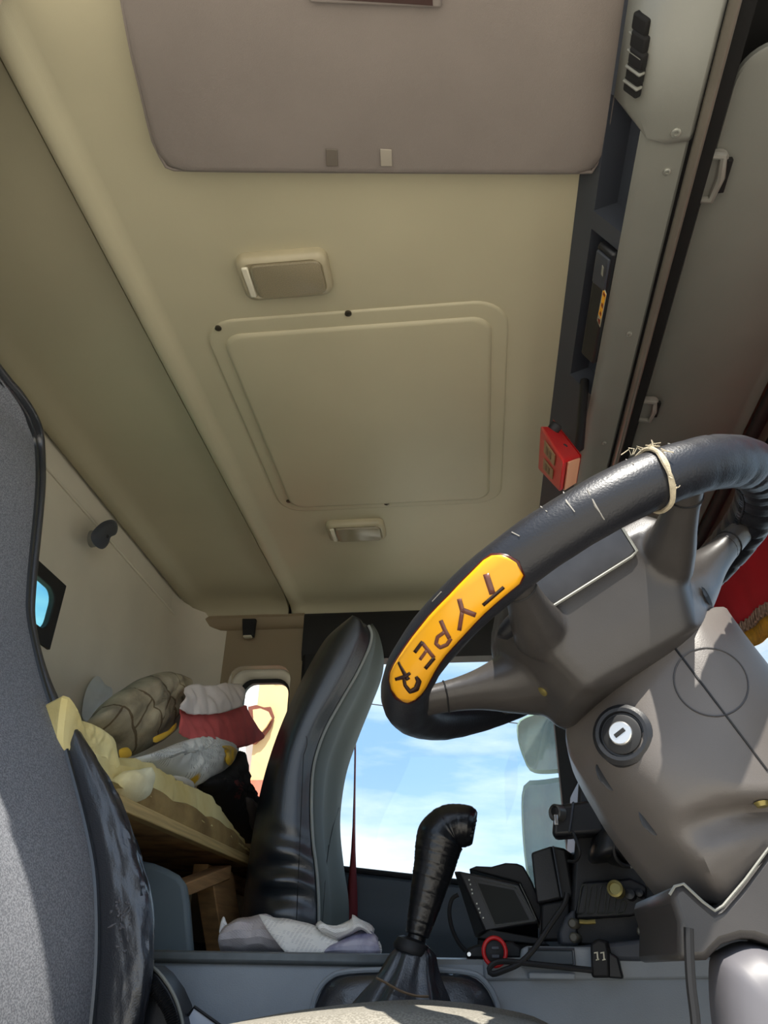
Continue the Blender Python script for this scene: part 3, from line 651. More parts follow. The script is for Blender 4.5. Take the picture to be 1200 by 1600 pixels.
# ================================================================ STEERING WHEEL
WC = V((.1397, -.8129, .9198)); WA = .4796; WR = .240; WT = .0272
wu = V((math.cos(WA), 0, math.sin(WA))); wn = V((-math.sin(WA), 0, math.cos(WA))); wv = V((0, 1, 0))
def W(s, t, o=0.0): return WC + wu * s + wv * t + wn * o
def torus_hit(px, py, off=0.0):
    d = ray(px, py).normalized(); t = .3; best = (9, None)
    for _ in range(400):
        p = CAM + d * t; q = p - WC; o = q.dot(wn); rad = q - wn * o; rl = rad.length
        dist = math.hypot(rl - WR, o) - WT
        if dist < best[0]: best = (dist, p)
        if dist < 1e-5: break
        t += max(dist * .9, 1e-4)
        if t > 1.6: break
    p = best[1]; q = p - WC; o = q.dot(wn); rad = (q - wn * o).normalized(); ctr = WC + rad * WR
    nr = (p - ctr).normalized(); return ctr + nr * (WT + off)
sw = thing('steering_wheel', 'large black steering wheel with leather rim cover and yellow sticker', 'steering wheel', WC)
# rim with creased leather cover towards the far right end
rings = []; NR, NS = 260, 22
for i in range(NR):
    a = 2 * math.pi * i / NR; ctr = W(WR * math.cos(a), WR * math.sin(a)); ro = (wu * math.cos(a) + wv * math.sin(a))
    w = max(0, math.cos(a + .15)) ** 2                          # creases gather at the top of the wheel
    row = []
    for k in range(NS):
        b = 2 * math.pi * k / NS
        cr = math.sin(a * 46 + 1.2 * math.sin(b) + 2 * noise.noise(V((a * 3, 0, 0)))) ; cr = -max(0, cr - .72) * 3.2
        inner = .5 - .5 * math.cos(b)
        lump = noise.noise(V((a * 9, math.cos(b) * 1.2, math.sin(b) * 1.2))) * .0007
        r = WT + cr * .0050 * w * (.55 + .45 * inner) + lump
        row.append(ctr + (ro * math.cos(b) + wn * math.sin(b)) * r)
    rings.append(row)
rings.append(rings[0])
rim = loft('rim', rings, M_RIM, sw, caps=False, angle=80)
# inner stitched seam
st = [W((WR - WT * .97) * math.cos(a), (WR - WT * .97) * math.sin(a), -.004) for a in [2 * math.pi * i / 160 for i in range(160)]]
tube('seam', st, .0016, M_BLACK, rim, seg=5, closed=True)
for i in range(120):
    a = -1.0 + 2.0 * i / 120
    c0 = W((WR - WT * .99) * math.cos(a), (WR - WT * .99) * math.sin(a), -.006); c1 = W((WR - WT * .99) * math.cos(a + .008), (WR - WT * .99) * math.sin(a + .008), .002)
    if i % 2 == 0: tube('stitch', [c0, c1], .0009, M_BLACK, rim, seg=4)
# hub: loft of rounded hexagons along the column axis (o), seen from underneath
hr = []
def hexring(o, sl, sr, tn, tl, tr_):
    c6 = [(sl, -tn), (sr, -tn), (sr + (tr_ - sr) * .55, -tn * .52), (tr_, 0), (sr + (tr_ - sr) * .55, tn * .52), (sr, tn), (sl, tn), (sl + (tl - sl) * .6, tn * .5), (tl, .012), (sl + (tl - sl) * .6, -tn * .5)]
    out = []
    for k in range(len(c6)):
        a, b, c = V((*c6[k - 1], 0)), V((*c6[k], 0)), V((*c6[(k + 1) % len(c6)], 0))
        r = .012; p0 = b + (a - b).normalized() * min(r, (a - b).length * .45); p1 = b + (c - b).normalized() * min(r, (c - b).length * .45)
        for t in (0, .25, .5, .75, 1):
            q = p0 * (1 - t) ** 2 + b * (2 * t * (1 - t)) + p1 * t * t; out.append(W(q.x, q.y, o))
    return out
for row in ((.034, -.080, .060, .080, -.09, .07), (.028, -.100, .085, .104, -.112, .098), (.008, -.106, .092, .114, -.125, .112), (-.030, -.100, .080, .108, -.126, .118), (-.066, -.090, .064, .098, -.118, .122), (-.086, -.084, .056, .091, -.110, .120), (-.100, -.080, .052, .085, -.106, .116), (-.108, -.066, .040, .070, -.090, .100)):
    hr.append(hexring(*row))
hub0 = [hr]
# spokes
def spoke(p0, p1, rows, name='spoke_end'):
    A0, A1 = W(*p0), W(*p1); dd = A1 - A0; d = V(dd).normalized(); tt = wn.cross(d).normalized(); n2 = d.cross(tt); rg = []
    for f, w, h, o in rows:
        rg.append([A0 + dd * f + tt * (w * math.cos(q)) + n2 * (o + h * math.sin(q)) for q in [2 * math.pi * k / 20 for k in range(20)]])
    sm = [spline([g[k] for g in rg], 22) for k in range(20)]
    full = [[sm[k][j] for k in range(20)] for j in range(22)]
    hub0.append(full[:17])
    s = loft(name, full[15:], M_HUB, sw, angle=80)
    tube('spoke_joint', [sm[k][16] + (sm[k][16] - sum((sm[q][16] for q in range(20)), V()) / 20).normalized() * .0004 for k in range(20)], .0010, M_BLACK, s, seg=5, closed=True)
WIDE = [(0, .074, .046, .004), (.16, .062, .042, .002), (.34, .044, .032, 0), (.55, .032, .021, 0), (.78, .027, .016, 0), (1, .027, .015, 0)]
THIN = [(0, .030, .030, 0), (.25, .026, .026, 0), (.45, .021, .021, 0), (.65, .018, .017, 0), (.85, .017, .014, 0), (1, .018, .014, 0)]
spoke((-.075, .008, -.050), (-.236, .008, -.003), WIDE)
spoke((.075, 0, -.050), (.236, .012, -.003), WIDE)
spoke((.070, -.082, -.030), (.088, -.222, -.003), THIN)
spoke((.062, .070, -.040), (.088, .222, -.003), THIN)
spoke((-.086, -.080, -.030), (-.112, -.212, -.003), THIN)
spoke((-.078, .070, -.040), (-.112, .212, -.003), THIN)
def weld(name, parts, m, parent, voxel=.0034, it=10):
    vs, fs = [], []
    for rg in parts:
        b = len(vs); n = len(rg[0]); vs += [p for r in rg for p in r]
        for j in range(len(rg) - 1):
            for i in range(n): fs.append((b + j * n + i, b + j * n + (i + 1) % n, b + (j + 1) * n + (i + 1) % n, b + (j + 1) * n + i))
        fs.append(tuple(b + i for i in range(n))); fs.append(tuple(b + (len(rg) - 1) * n + i for i in range(n)))
    o = mk(name, vs, fs, m, parent, angle=180)
    r = o.modifiers.new('weld', 'REMESH'); r.mode = 'VOXEL'; r.voxel_size = voxel; r.use_smooth_shade = True
    s = o.modifiers.new('smooth', 'SMOOTH'); s.factor = .5; s.iterations = it
    return o
hub = weld('hub_and_spokes', hub0, M_HUB, sw)
# horn panel on the near hub face
hb = bvh_of(hub)
def on(b, pts, off, fallback=None):
    out = []
    for px, py in pts:
        p, nr = hit(b, px, py, off)
        out.append(p)
    return out
pp = W(0, -.1150, -.006); pn = (wv * -1 + wn * -.06).normalized()
q = [PP(px, py, pp, pn) for px, py in ((828, 908), (858, 942), (866, 944), (986, 868), (993, 860), (965, 815), (955, 812))]
hp = plate('horn_panel', q, -pn * .006, M_HUBPAD, sw, bevel=.0015)
tube('panel_edge', [PP(px, py, pp, pn) for px, py in ((826, 902), (858, 943), (866, 946), (987, 870), (995, 861), (963, 810))], .0016, M_GREY, hp, seg=6)
# two cover screw recesses and small slot
for px, py in ((848, 1080),):
    p, nr = hit(hb, px, py, .0005)
    if p is not None: lathe('screw', p, nr, [(0, -.004), (.006, -.004), (.006, .001), (.004, .0015), (0, .0015)], M_BRASS, sw, seg=14)
sl_ = [hit(hb, px, py, .0015)[0] for px, py in ((1094, 917), (1099, 920), (1106, 931), (1111, 943), (1110, 947), (1104, 941), (1097, 929))]
if all(p is not None for p in sl_): plate('slot', sl_, V((-.3, -1, -.2)).normalized() * .0008, M_BLACK, sw)
# switch paddles behind the rim
pillow('switch_paddle', [W(s, t, -.012) for s, t in ((-.128, -.098), (-.100, -.130), (-.090, -.122), (-.112, -.085), (-.124, -.075))], wn, .008, .010, M_DARK, sw, n=24, rings=4)
# yellow sticker on the rim
def zz(pts): return [(590 + x / 4.8, 850 + y / 4.8) for x, y in pts]
upe = zz([(930, 84), (860, 90), (800, 125), (720, 205), (620, 305), (540, 390), (460, 470), (390, 545), (330, 620), (270, 695), (220, 765), (170, 840), (130, 905), (103, 965), (97, 1020), (110, 1085), (150, 1142), (195, 1176)])
loe = zz([(960, 90), (1040, 140), (1090, 230), (1060, 292), (970, 365), (880, 440), (800, 512), (715, 598), (640, 680), (570, 755), (505, 828), (460, 890), (420, 955), (388, 1015), (360, 1070), (325, 1118), (280, 1160), (225, 1184)])
def patch(name, a, b, m, off, nx=10, parent=None):
    rr = []
    for (x0, y0), (x1, y1) in zip(a, b):
        rr.append([torus_hit(x0 + (x1 - x0) * k / nx, y0 + (y1 - y0) * k / nx, off) for k in range(nx + 1)])
    return loft(name, rr, m, parent, closed=False, solid=.0003, angle=80)
def grow(a, b, g):
    A2, B2 = [], []
    ca = (sum(p[0] for p in a + b) / len(a + b), sum(p[1] for p in a + b) / len(a + b))
    for i, ((x0, y0), (x1, y1)) in enumerate(zip(a, b)):
        dx, dy = x0 - x1, y0 - y1; l = math.hypot(dx, dy) or 1
        ex = (-1 if i > len(a) / 2 else 1) * (g if i in (0, 1, len(a) - 1, len(a) - 2) else 0)
        A2.append((x0 + dx / l * g + ex * .5, y0 + dy / l * g - ex * .8)); B2.append((x1 - dx / l * g + ex * .5, y1 - dy / l * g - ex * .8))
    return A2, B2
ga, gb = grow(upe, loe, 3.2)
stk = patch('sticker', upe, loe, M_YEL, .0012, 10, sw)
patch('sticker_border', ga, gb, M_BROWN, .0006, 10, stk)
def stroke(pts, w, m, off=.0017):
    """lettering stroke on the rim: pts in sticker zoom pixels, w = stroke width"""
    pts = zz(pts); w = w / 4.8 if not isinstance(w, list) else [q / 4.8 for q in w]
    P2 = []
    for (x0, y0), (x1, y1) in zip(pts, pts[1:]):
        for k in range(4): P2.append((x0 + (x1 - x0) * k / 4, y0 + (y1 - y0) * k / 4))
    P2.append(pts[-1]); rows = []
    for i, (x, y) in enumerate(P2):
        a = P2[max(0, i - 1)]; b = P2[min(len(P2) - 1, i + 1)]; dx, dy = b[0] - a[0], b[1] - a[1]; l = math.hypot(dx, dy) or 1
        if isinstance(w, list):
            f = i / (len(P2) - 1) * (len(w) - 1); j = min(int(f), len(w) - 2); ww = w[j] + (w[j + 1] - w[j]) * (f - j)
        else: ww = w
        rows.append([torus_hit(x + dy / l * ww / 2 * s, y - dx / l * ww / 2 * s, off) for s in (-1, 0, 1)])
    loft('letter_stroke', rows, m, stk, closed=False, solid=.0003, angle=80)
stroke([(818, 225), (862, 370)], 46, M_INK2); stroke([(790, 452), (945, 318)], 24, M_INK)                       # T
stroke([(618, 410), (640, 500)], 34, M_INK2); stroke([(640, 490), (735, 525)], 36, M_INK2); stroke([(640, 490), (612, 640)], 30, M_INK2)   # Y
stroke([(480, 570), (508, 640), (540, 700)], 30, M_INK2); stroke([(505, 655), (455, 690), (440, 740), (470, 768), (520, 745), (550, 700)], 26, M_INK2)   # P
stroke([(285, 808), (345, 728)], 26, M_INK); stroke([(340, 735), (425, 845)], 26, M_INK2); stroke([(322, 860), (372, 790)], 22, M_INK2); stroke([(358, 925), (425, 845)], 26, M_INK)   # E
stroke([(140, 1010), (200, 990), (250, 960)], [22, 30, 20], M_INK); stroke([(165, 885), (205, 960), (235, 1010)], [14, 26, 30], M_INK)
stroke([(200, 985), (210, 1050), (245, 1098), (290, 1075), (310, 1020), (290, 985)], [22, 24, 30, 40, 38, 22], M_INK); stroke([(168, 880), (180, 915)], [12, 16], M_INK)   # R
# straw twine wound round the rim
def ring_at(px, py): 
    q = torus_hit(px, py) - WC; return math.atan2(q.dot(wv), q.dot(wu))
a0 = ring_at(1046, 735); a1 = ring_at(1012, 705)
tw = thing('twine_binding', 'frayed straw twine wound around the steering wheel rim', 'twine', W(WR * math.cos(a0), WR * math.sin(a0)))
pts = []
for i in range(150):
    t = i / 149; b = t * 2 * math.pi * 3; a = a0 + (a1 - a0) * .10 * t + .020 * math.sin(b) + .014 * noise.noise(V((b, 2, 1)))
    rr = WT + .0022 + .0012 * noise.noise(V((b * 2, 0, 5)))
    d = wu * math.cos(a) + wv * math.sin(a); pts.append(WC + d * WR + (d * math.cos(b) + wn * math.sin(b)) * rr)
tube('winding', pts, .0019, M_TWINE, tw, seg=6)
for i in range(14):
    px, py = random.choice([(1010, 703), (1030, 715), (1045, 740), (1048, 765), (985, 708), (1020, 702)])
    p = torus_hit(px + random.uniform(-8, 8), py + random.uniform(-5, 5), .002)
    tube('strand', [p, p + V((random.uniform(-.005, .005), -.002, random.uniform(-.002, .006))), p + V((random.uniform(-.010, .008), -.002, random.uniform(-.004, .009)))], .0005, M_TWINE, tw, seg=4)
# worn cracks in the leather
for pl in ([(880, 768), (886, 785), (898, 800)], [(918, 766), (930, 790), (944, 812)], [(845, 792), (855, 800)], [(1042, 688), (1062, 700)], [(975, 712), (990, 726)], [(800, 832), (812, 838)], [(690, 925), (676, 940)]):
    tube('leather_tear', [torus_hit(x, y, .0004) for x, y in pl], [.0006] + [.0011] * (len(pl) - 2) + [.0005], mat('torn_backing', (140, 136, 128), .9), rim, seg=5)

# ================================================================ STEERING COLUMN SHROUD
sc = thing('steering_column_shroud', 'taupe plastic steering column shroud with ignition lock', 'steering column', (.25, -.8, .55))
rowsC = [  # L silhouette, mid-left, corner, mid-right, right  (px,py,y)
    [(915, 1078, -.76), (955, 1040, -.80), (1040, 980, -.82), (1085, 956, -.82), (1136, 952, -.80)],
    [(908, 1088, -.785), (950, 1050, -.838), (1040, 988, -.868), (1085, 963, -.870), (1140, 956, -.83)],
    [(897, 1106, -.785), (955, 1086, -.85), (1050, 1040, -.885), (1122, 1008, -.886), (1172, 1002, -.838)],
    [(890, 1128, -.78), (955, 1125, -.858), (1062, 1120, -.895), (1175, 1100, -.892), (1255, 1105, -.845)],
    [(893, 1165, -.775), (958, 1170, -.862), (1072, 1175, -.900), (1190, 1165, -.894), (1300, 1165, -.85)],
    [(912, 1208, -.77), (985, 1215, -.868), (1085, 1225, -.900), (1195, 1216, -.896), (1330, 1225, -.86)],
    [(932, 1242, -.77), (1012, 1250, -.870), (1090, 1256, -.894), (1192, 1244, -.894), (1335, 1250, -.86)],
    [(946, 1266, -.77), (1032, 1275, -.870), (1092, 1280, -.874), (1190, 1262, -.862), (1340, 1268, -.84)],
    [(962, 1290, -.77), (1050, 1300, -.868), (1098, 1302, -.872), (1188, 1286, -.868), (1340, 1290, -.84)],
    [(988, 1325, -.77), (1078, 1334, -.866), (1108, 1334, -.876), (1170, 1322, -.872), (1340, 1330, -.83)],
    [(1026, 1366, -.78), (1108, 1376, -.858), (1130, 1378, -.862), (1180, 1375, -.855), (1340, 1390, -.82)],
    [(1062, 1400, -.80), (1120, 1412, -.835), (1145, 1418, -.845), (1200, 1420, -.84), (1340, 1430, -.82)]]
g = []
for r in rowsC:
    pts = [P(px, py, y=y) for px, py, y in r]
    g.append([V((pts[0].x + .012, -.66, pts[0].z)), V((pts[0].x, -.74, pts[0].z))] + pts + [V((pts[-1].x, -.74, pts[-1].z)), V((pts[-1].x - .012, -.66, pts[-1].z))])
cols = [spline([row[k] for row in g], 56) for k in range(len(g[0]))]
fine = []
for j in range(56):
    prof = spline([c[j] for c in cols], 44); fine.append(prof)
body = loft('shroud', fine, M_COLUMN, sc, caps=True, angle=60)
cb = bvh_of(body)
def cl(name, pts, r, m, off=.0003, **k):
    q = [hit(cb, px, py, off)[0] for px, py in pts]; q = [p for p in q if p is not None]
    if len(q) > 2: return tube(name, q, r, m, sc, seg=5, **k)
seamp = [(1036 + (1199 - 1036) * i / 40, 988 + (1204 - 988) * i / 40) for i in range(41)]
cl('split_seam', seamp, .0012, M_BLACK)
cl('pressed_circle', [(1111 + 58 * math.cos(a), 1066 + 53 * math.sin(a) + 6 * math.cos(a)) for a in [2 * math.pi * k / 60 for k in range(61)]], .0009, M_HUB)
# ignition lock
p, nr = hit(cb, 974, 1149); nr = (nr + V((0, -.5, -.15))).normalized()
ig = lathe('lock_bezel', p, nr, [(0, -.01), (.0310, -.01), (.0300, .004), (.0260, .0075), (.0225, .0075), (.0215, .003), (0, .003)], M_DARK, sc, seg=36)
lathe('lock_ring', p, nr, [(0, .002), (.0195, .002), (.0195, .006), (.0175, .007), (0, .006)], M_BLACK, ig, seg=30)
lathe('lock_barrel', p, nr, [(0, .004), (.0115, .004), (.0115, .0105), (.0105, .0115), (0, .0115)], M_STEEL, ig, seg=26)
aa, b1, b2 = basis(nr); sd_ = (b1 * .8 + b2 * .45).normalized()
box('key_slot', p + nr * .0115, (.012, .004, .002), M_BLACK, ig, bevel=.0004, axes=(sd_, nr.cross(sd_), nr))
# slanted grip recesses on the shroud's lower left edge
for px, py, s in ((945, 1215, 1), (1012, 1285, .9)):
    p, nr = hit(cb, px, py, .001)
    if p is not None: pillow('slot', [p + V((a * s, 0, b * s)) for a, b in ((-.006, .014), (.004, .006), (.010, -.010), (.004, -.012), (-.006, .0))], nr, .003, .003, M_DARK, sc, n=20, rings=3)
p, nr = hit(cb, 1189, 1252, .001)
if p is not None: lathe('screw', p, nr, [(0, 0), (.007, 0), (.005, .004), (0, .004)], M_BRASS, sc, seg=14)

# lower knee panel and dash end
kp = thing('knee_panel', 'dark plastic knee panel below the steering column', 'dash panel', (.35, -.78, .3))
def knee(name, pts, y, th, m, **k):
    return plate(name, [P(px, py, y=y) for px, py in pts], (0, th, 0), m, kp, **k)
knee('upper_panel', [(1046, 1398), (1052, 1386), (1066, 1378), (1076, 1386), (1098, 1406), (1116, 1421), (1128, 1416), (1150, 1392), (1205, 1318), (1400, 1260), (1400, 1520), (1200, 1474), (1180, 1467), (1160, 1466), (1130, 1475), (1115, 1490), (1106, 1500), (1060, 1502), (1060, 1440)], -.870, .20, M_HUB, bevel=.008)
tube('panel_ridge', [P(px, py, y=-.873) for px, py in ((1046, 1398), (1054, 1385), (1068, 1381), (1098, 1409), (1117, 1423), (1130, 1415), (1165, 1374), (1205, 1320))], .0014, M_GREY, kp, seg=6)
pillow('lower_bulge', [P(px, py, y=-.84) for px, py in ((1108, 1502), (1125, 1482), (1160, 1470), (1200, 1478), (1290, 1500), (1330, 1620), (1330, 1740), (1140, 1740), (1112, 1600))], (0, -1, 0), .05, .02, mat('bulge_grey', (98, 96, 100), .45), kp, n=60, power=3)
setp(tube('hanging_cord', spline([P(px, py, y=-.884) for px, py in ((1076, 1450), (1077, 1490), (1080, 1540), (1087, 1600), (1090, 1680))], 20), .0042, M_BLACK, seg=8), 'black cord hanging in front of the knee panel', 'cord')

# main dashboard behind the column (dark mass below the windscreen)
db = thing('dashboard', 'black dashboard below the windscreen behind the steering column', 'dashboard', (.75, 0, .3))
loft('dash_top', [[V((x, y, z)) for x, z in ((.47, .40), (.46, .80), (.50, .90), (.60, .935), (.90, .90), (1.03, .84), (1.03, .40))] for y in (-1.08, -.4, .3, .98)], M_DARK, db, bevel=.01, angle=40)
# ================================================================ CENTRE DASH UNIT (dusty black mechanism panel)
cu = thing('centre_dash_unit', 'dusty black centre dash unit with grille slots and knobs', 'dash unit', (.24, -.2, .57))
YU = -.25
def upl(name, pts, y, th, m, par=cu, **k): return plate(name, [P(px, py, y=y) for px, py in pts], (0, th, 0), m, par, **k)
upl('back_panel', [(898, 1330), (905, 1215), (1010, 1190), (1120, 1300), (1120, 1480), (905, 1480), (892, 1440)], YU, .16, M_DARK, bevel=.006)
upl('grille_panel', [(898, 1437), (910, 1378), (985, 1372), (1012, 1385), (1010, 1425), (985, 1432)], YU - .015, .03, M_DARK, bevel=.004)
for i in range(5):
    x = 909 + i * 15.5
    f = 1 - (i > 3) * .5
    q = [P(px, py, y=YU - .016) for px, py in ((x - 7, 1427), (x - 5, 1428), (x + 3, 1426), (x + 4, 1424), (x + 8, 1388 if f == 1 else 1412), (x + 6, 1382 if f == 1 else 1408), (x + 1, 1383 if f == 1 else 1408), (x - 1, 1388 if f == 1 else 1412))]
    tube('grille_slot', q, .0013, mat('grille_edge', (60, 62, 58), .5), cu, seg=5, closed=True)
kb = P(964, 1391, y=YU - .03)
lathe('brass_knob', kb, (-.35, -.9, .1), [(0, -.01), (.011, -.01), (.011, .010), (.0125, .010), (.0125, .014), (.009, .015), (.0085, .012), (0, .012)], M_BRASS, cu, seg=24)
lathe('small_knob', P(985, 1398, y=YU - .02), (-.3, -.9, .1), [(0, -.01), (.009, -.01), (.008, .008), (0, .01)], M_DARK, cu, seg=16)
lathe('small_knob', P(1000, 1396, y=YU - .02), (-.3, -.9, .1), [(0, -.01), (.007, -.01), (.006, .008), (0, .01)], M_DARK, cu, seg=16)
tube('brass_ring', [P(1016 + 9 * math.cos(a), 1368 + 17 * math.sin(a), y=YU - .02) for a in [2 * math.pi * k / 24 for k in range(24)]], .002, M_BRASS, cu, seg=6, closed=True)
pillow('vent_housing', [P(px, py, y=YU - .03) for px, py in ((920, 1345), (930, 1300), (955, 1292), (985, 1300), (998, 1330), (985, 1352), (960, 1345), (945, 1348))], (0, -1, 0), .05, .02, M_DARK, cu, n=40, power=3)
lathe('air_duct', P(975, 1328, y=YU - .06), (.3, -.9, -.2), [(.020, -.03), (.026, -.03), (.026, .012), (.023, .014), (.020, .012), (.019, -.01), (0, -.01)], M_BLACK, cu, seg=28)
tube('duct_rim', [P(985 + 12 * math.cos(a), 1338 + 17 * math.sin(a), y=YU - .07) for a in [math.radians(k) for k in range(-80, 100, 12)]], .0022, M_GREY, cu, seg=6)
upl('bottom_rail', [(905, 1500), (900, 1478), (1075, 1460), (1078, 1495), (1000, 1502)], YU - .06, .10, M_CHAR, bevel=.006)
for px, py in ((1003, 1455), (1028, 1453), (898, 1465), (896, 1443)):
    lathe('bolt', P(px, py, y=YU - .035), (-.3, -.9, 0), [(0, -.02), (.0075, -.02), (.0075, .006), (.005, .009), (0, .009)], mat('dull_bolt', (92, 90, 80), .5), cu, seg=10)
upl('tan_bracket', [(1013, 1413), (1055, 1410), (1060, 1424), (1014, 1430)], YU - .05, .02, mat('tan_metal', (104, 94, 66), .6), bevel=.002)
upl('left_bracket', [(876, 1476), (874, 1458), (884, 1432), (898, 1420), (905, 1478)], YU - .03, .05, M_CHAR, bevel=.004)
tube('latch_bar', [P(905, 1440, y=YU - .045), P(918, 1441, y=YU - .045), P(930, 1440, y=YU - .045)], .0035, M_BRASS, cu, seg=8)
# camera-like device clipped on top
cv = thing('dash_camera', 'boxy black dash camera with round lens left of the column', 'dash camera', P(900, 1310, y=-.27))
hexa('camera_body', [P(px, py, y=-.31) for px, py in ((862, 1308), (866, 1258), (935, 1248), (948, 1302))], [P(px, py, y=-.31) + V((.01, .07, .004)) for px, py in ((862, 1308), (866, 1258), (935, 1248), (948, 1302))], M_DARK, cv, bevel=.007)
hexa('camera_rib', [P(px, py, y=-.315) for px, py in ((888, 1300), (894, 1252), (898, 1252), (892, 1300))], [P(px, py, y=-.315) + V((.0, .05, 0)) for px, py in ((888, 1300), (894, 1252), (898, 1252), (892, 1300))], M_CHAR, cv, bevel=.002)
ln = lathe('lens_ring', P(869, 1270, y=-.314), (-.75, -.65, 0), [(0, -.01), (.0135, -.01), (.0135, .004), (.0115, .006), (.010, .004), (.008, .002), (0, .002)], mat('lens_ring_grey', (72, 72, 70), .4), cv, seg=26)
lathe('lens', P(867, 1268, y=-.321), (-.75, -.65, 0), [(0, 0), (.008, 0), (.006, .003), (0, .004)], M_BLACK, ln, seg=18)
box('chrome_tab', P(869, 1281, y=-.326), (.006, .006, .016), M_STEEL, cv, bevel=.001)
tube('camera_cable', spline([P(895, 1300, y=-.325), P(902, 1318, y=-.33), P(906, 1332, y=-.33), P(900, 1345, y=-.32), P(888, 1346, y=-.31)], 20), .0025, M_BLACK, cv, seg=6)
# loudspeaker-like black box
sb = thing('speaker_box', 'plain black box unit standing between screen and dash camera', 'box', P(868, 1410, y=-.2))
qa = [P(px, py, y=-.24) for px, py in ((838, 1413), (829, 1332), (862, 1321), (878, 1404))]
hexa('front_box', qa, [p + V((.02, .07, 0)) for p in qa], M_DARK, sb, bevel=.004)
qb = [P(px, py, y=-.235) for px, py in ((872, 1405), (860, 1321), (884, 1326), (897, 1402))]
hexa('side_box', qb, [p + V((.02, .07, 0)) for p in qb], M_BLACK, sb, bevel=.004)
tube('edge_line', [P(864, 1322, y=-.243), P(878, 1402, y=-.243)], .0016, M_CHAR, sb, seg=6)
hexa('foot', [P(px, py, y=-.235) for px, py in ((845, 1470), (846, 1412), (890, 1404), (892, 1470))], [P(px, py, y=-.235) + V((0, .05, 0)) for px, py in ((845, 1470), (846, 1412), (890, 1404), (892, 1470))], M_BLACK, sb, bevel=.004)

# ================================================================ ENGINE TUNNEL CONSOLE
YC = -.30
ct = thing('engine_tunnel_console', 'grey plastic engine tunnel console between the two seats', 'console', (-.1, 0, 0))
cr = []
for x in (-.60, -.45, -.25, -.05, .15, .35, .455):
    cr.append([V((x, y, z)) for y, z in ((YC - .045, 0), (YC - .035, .30), (YC - .012, .48), (YC, .535), (YC + .004, .556), (YC + .012, .563), (YC + .04, .5655), (.28, .5655), (.31, .55), (.32, .0))])
loft('tunnel_cover', cr, M_CONSOLE, ct, angle=30)
loft('edge_lip', [[V((x, y, z)) for y, z in ((YC - .002, .552), (YC - .006, .558), (YC - .003, .566), (YC + .02, .5685), (YC + .03, .565))] for x in (-.60, -.30, -.145)], mat('worn_lip', (104, 110, 112), .6, var=.15, vscale=40), ct, closed=False, solid=.002)
# raised tray trim at the front half
hexa('front_trim', [V((.0, YC - .004, .535)), V((.40, YC - .004, .545)), V((.40, YC - .004, .572)), V((.0, YC - .004, .566))], [V((.0, YC + .03, .535)), V((.40, YC + .03, .545)), V((.40, YC + .03, .572)), V((.0, YC + .03, .566))], M_CONSOLE, ct, bevel=.004)
# long grey tray
tr = thing('console_tray', 'shallow dark grey tray on the console beside the dual USB socket', 'tray', P(885, 1500, y=-.31))
to = [P(px, py, y=-.315) for px, py in ((812, 1512), (815, 1482), (824, 1478), (948, 1480), (950, 1516), (940, 1520))]
plate('tray_body', to, (0, .05, 0), M_CONSOLE, tr, bevel=.004)
ti = [P(px, py, y=-.319) for px, py in ((826, 1506), (828, 1484), (895, 1485), (897, 1508))]
plate('tray_inset', ti, (0, .006, 0), M_DOORP, tr, bevel=.002)
tube('tray_rim', [P(px, py, y=-.319) for px, py in ((824, 1508), (826, 1482), (897, 1483), (899, 1510))], .002, M_CHAR, tr, seg=6, closed=True)
plate('tray_step', [P(px, py, y=-.32) for px, py in ((826, 1530), (826, 1519), (900, 1521), (898, 1531))], (0, .012, 0), M_CONSOLE, tr, bevel=.002)
# USB socket block
us = thing('usb_socket', 'black socket block with two white USB port marks', 'socket', P(948, 1500, y=-.33))
qa = [P(px, py, y=-.335) for px, py in ((924, 1528), (922, 1474), (934, 1466), (948, 1470), (952, 1488), (953, 1528))]
plate('socket_body', qa, (.015, .06, 0), M_BLACK, us, bevel=.004)
qb = [P(px, py, y=-.331) for px, py in ((950, 1528), (950, 1486), (966, 1496), (974, 1530))]
plate('socket_side', qb, (.01, .05, 0), M_DARK, us, bevel=.003)
for cx in (932, 942):
    cx -= 0
    for q in ([(cx - 4, 1488), (cx + 2, 1487), (cx + 2, 1489), (cx - 4, 1490)], [(cx, 1488), (cx + 2, 1488), (cx + 3, 1500), (cx + 1, 1500)], [(cx - 1, 1499), (cx + 4, 1498), (cx + 4, 1500), (cx - 1, 1501)]):
        plate('usb_mark', [P(px, py, y=-.336) for px, py in q], (0, -.001, 0), M_LAMPC, us)
# red ringed charger
rc = thing('charger_socket', 'round black charger socket with bright red ring', 'charger', P(773, 1487, y=-.30))
lathe('socket_face', P(773, 1487, y=-.318), (0, -1, 0), [(0, -.05), (.0165, -.05), (.0165, 0), (.014, .002), (0, .002)], M_BLACK, rc, seg=26)
tube('red_ring', [P(773, 1487, y=-.32) + V((.0168 * math.cos(a), 0, .0185 * math.sin(a))) for a in [2 * math.pi * k / 36 for k in range(36)]], .0032, M_RED, rc, seg=10, closed=True)
for dz in (.005, -.006):
    box('port', P(773, 1487, y=-.3215) + V((.001, 0, dz)), (.012, .002, .005), M_CHAR, rc, bevel=.001)
bo = [P(px, py, y=-.28) for px, py in ((728, 1498), (728, 1482), (744, 1476), (800, 1470), (815, 1480), (815, 1498))]
plate('charger_base', bo, (0, .06, 0), M_BLACK, rc, bevel=.004)
lathe('base_screw', P(733, 1491, y=-.283), (0, -1, 0), [(0, 0), (.0035, 0), (.003, .002), (0, .002)], M_STEEL, rc, seg=10)

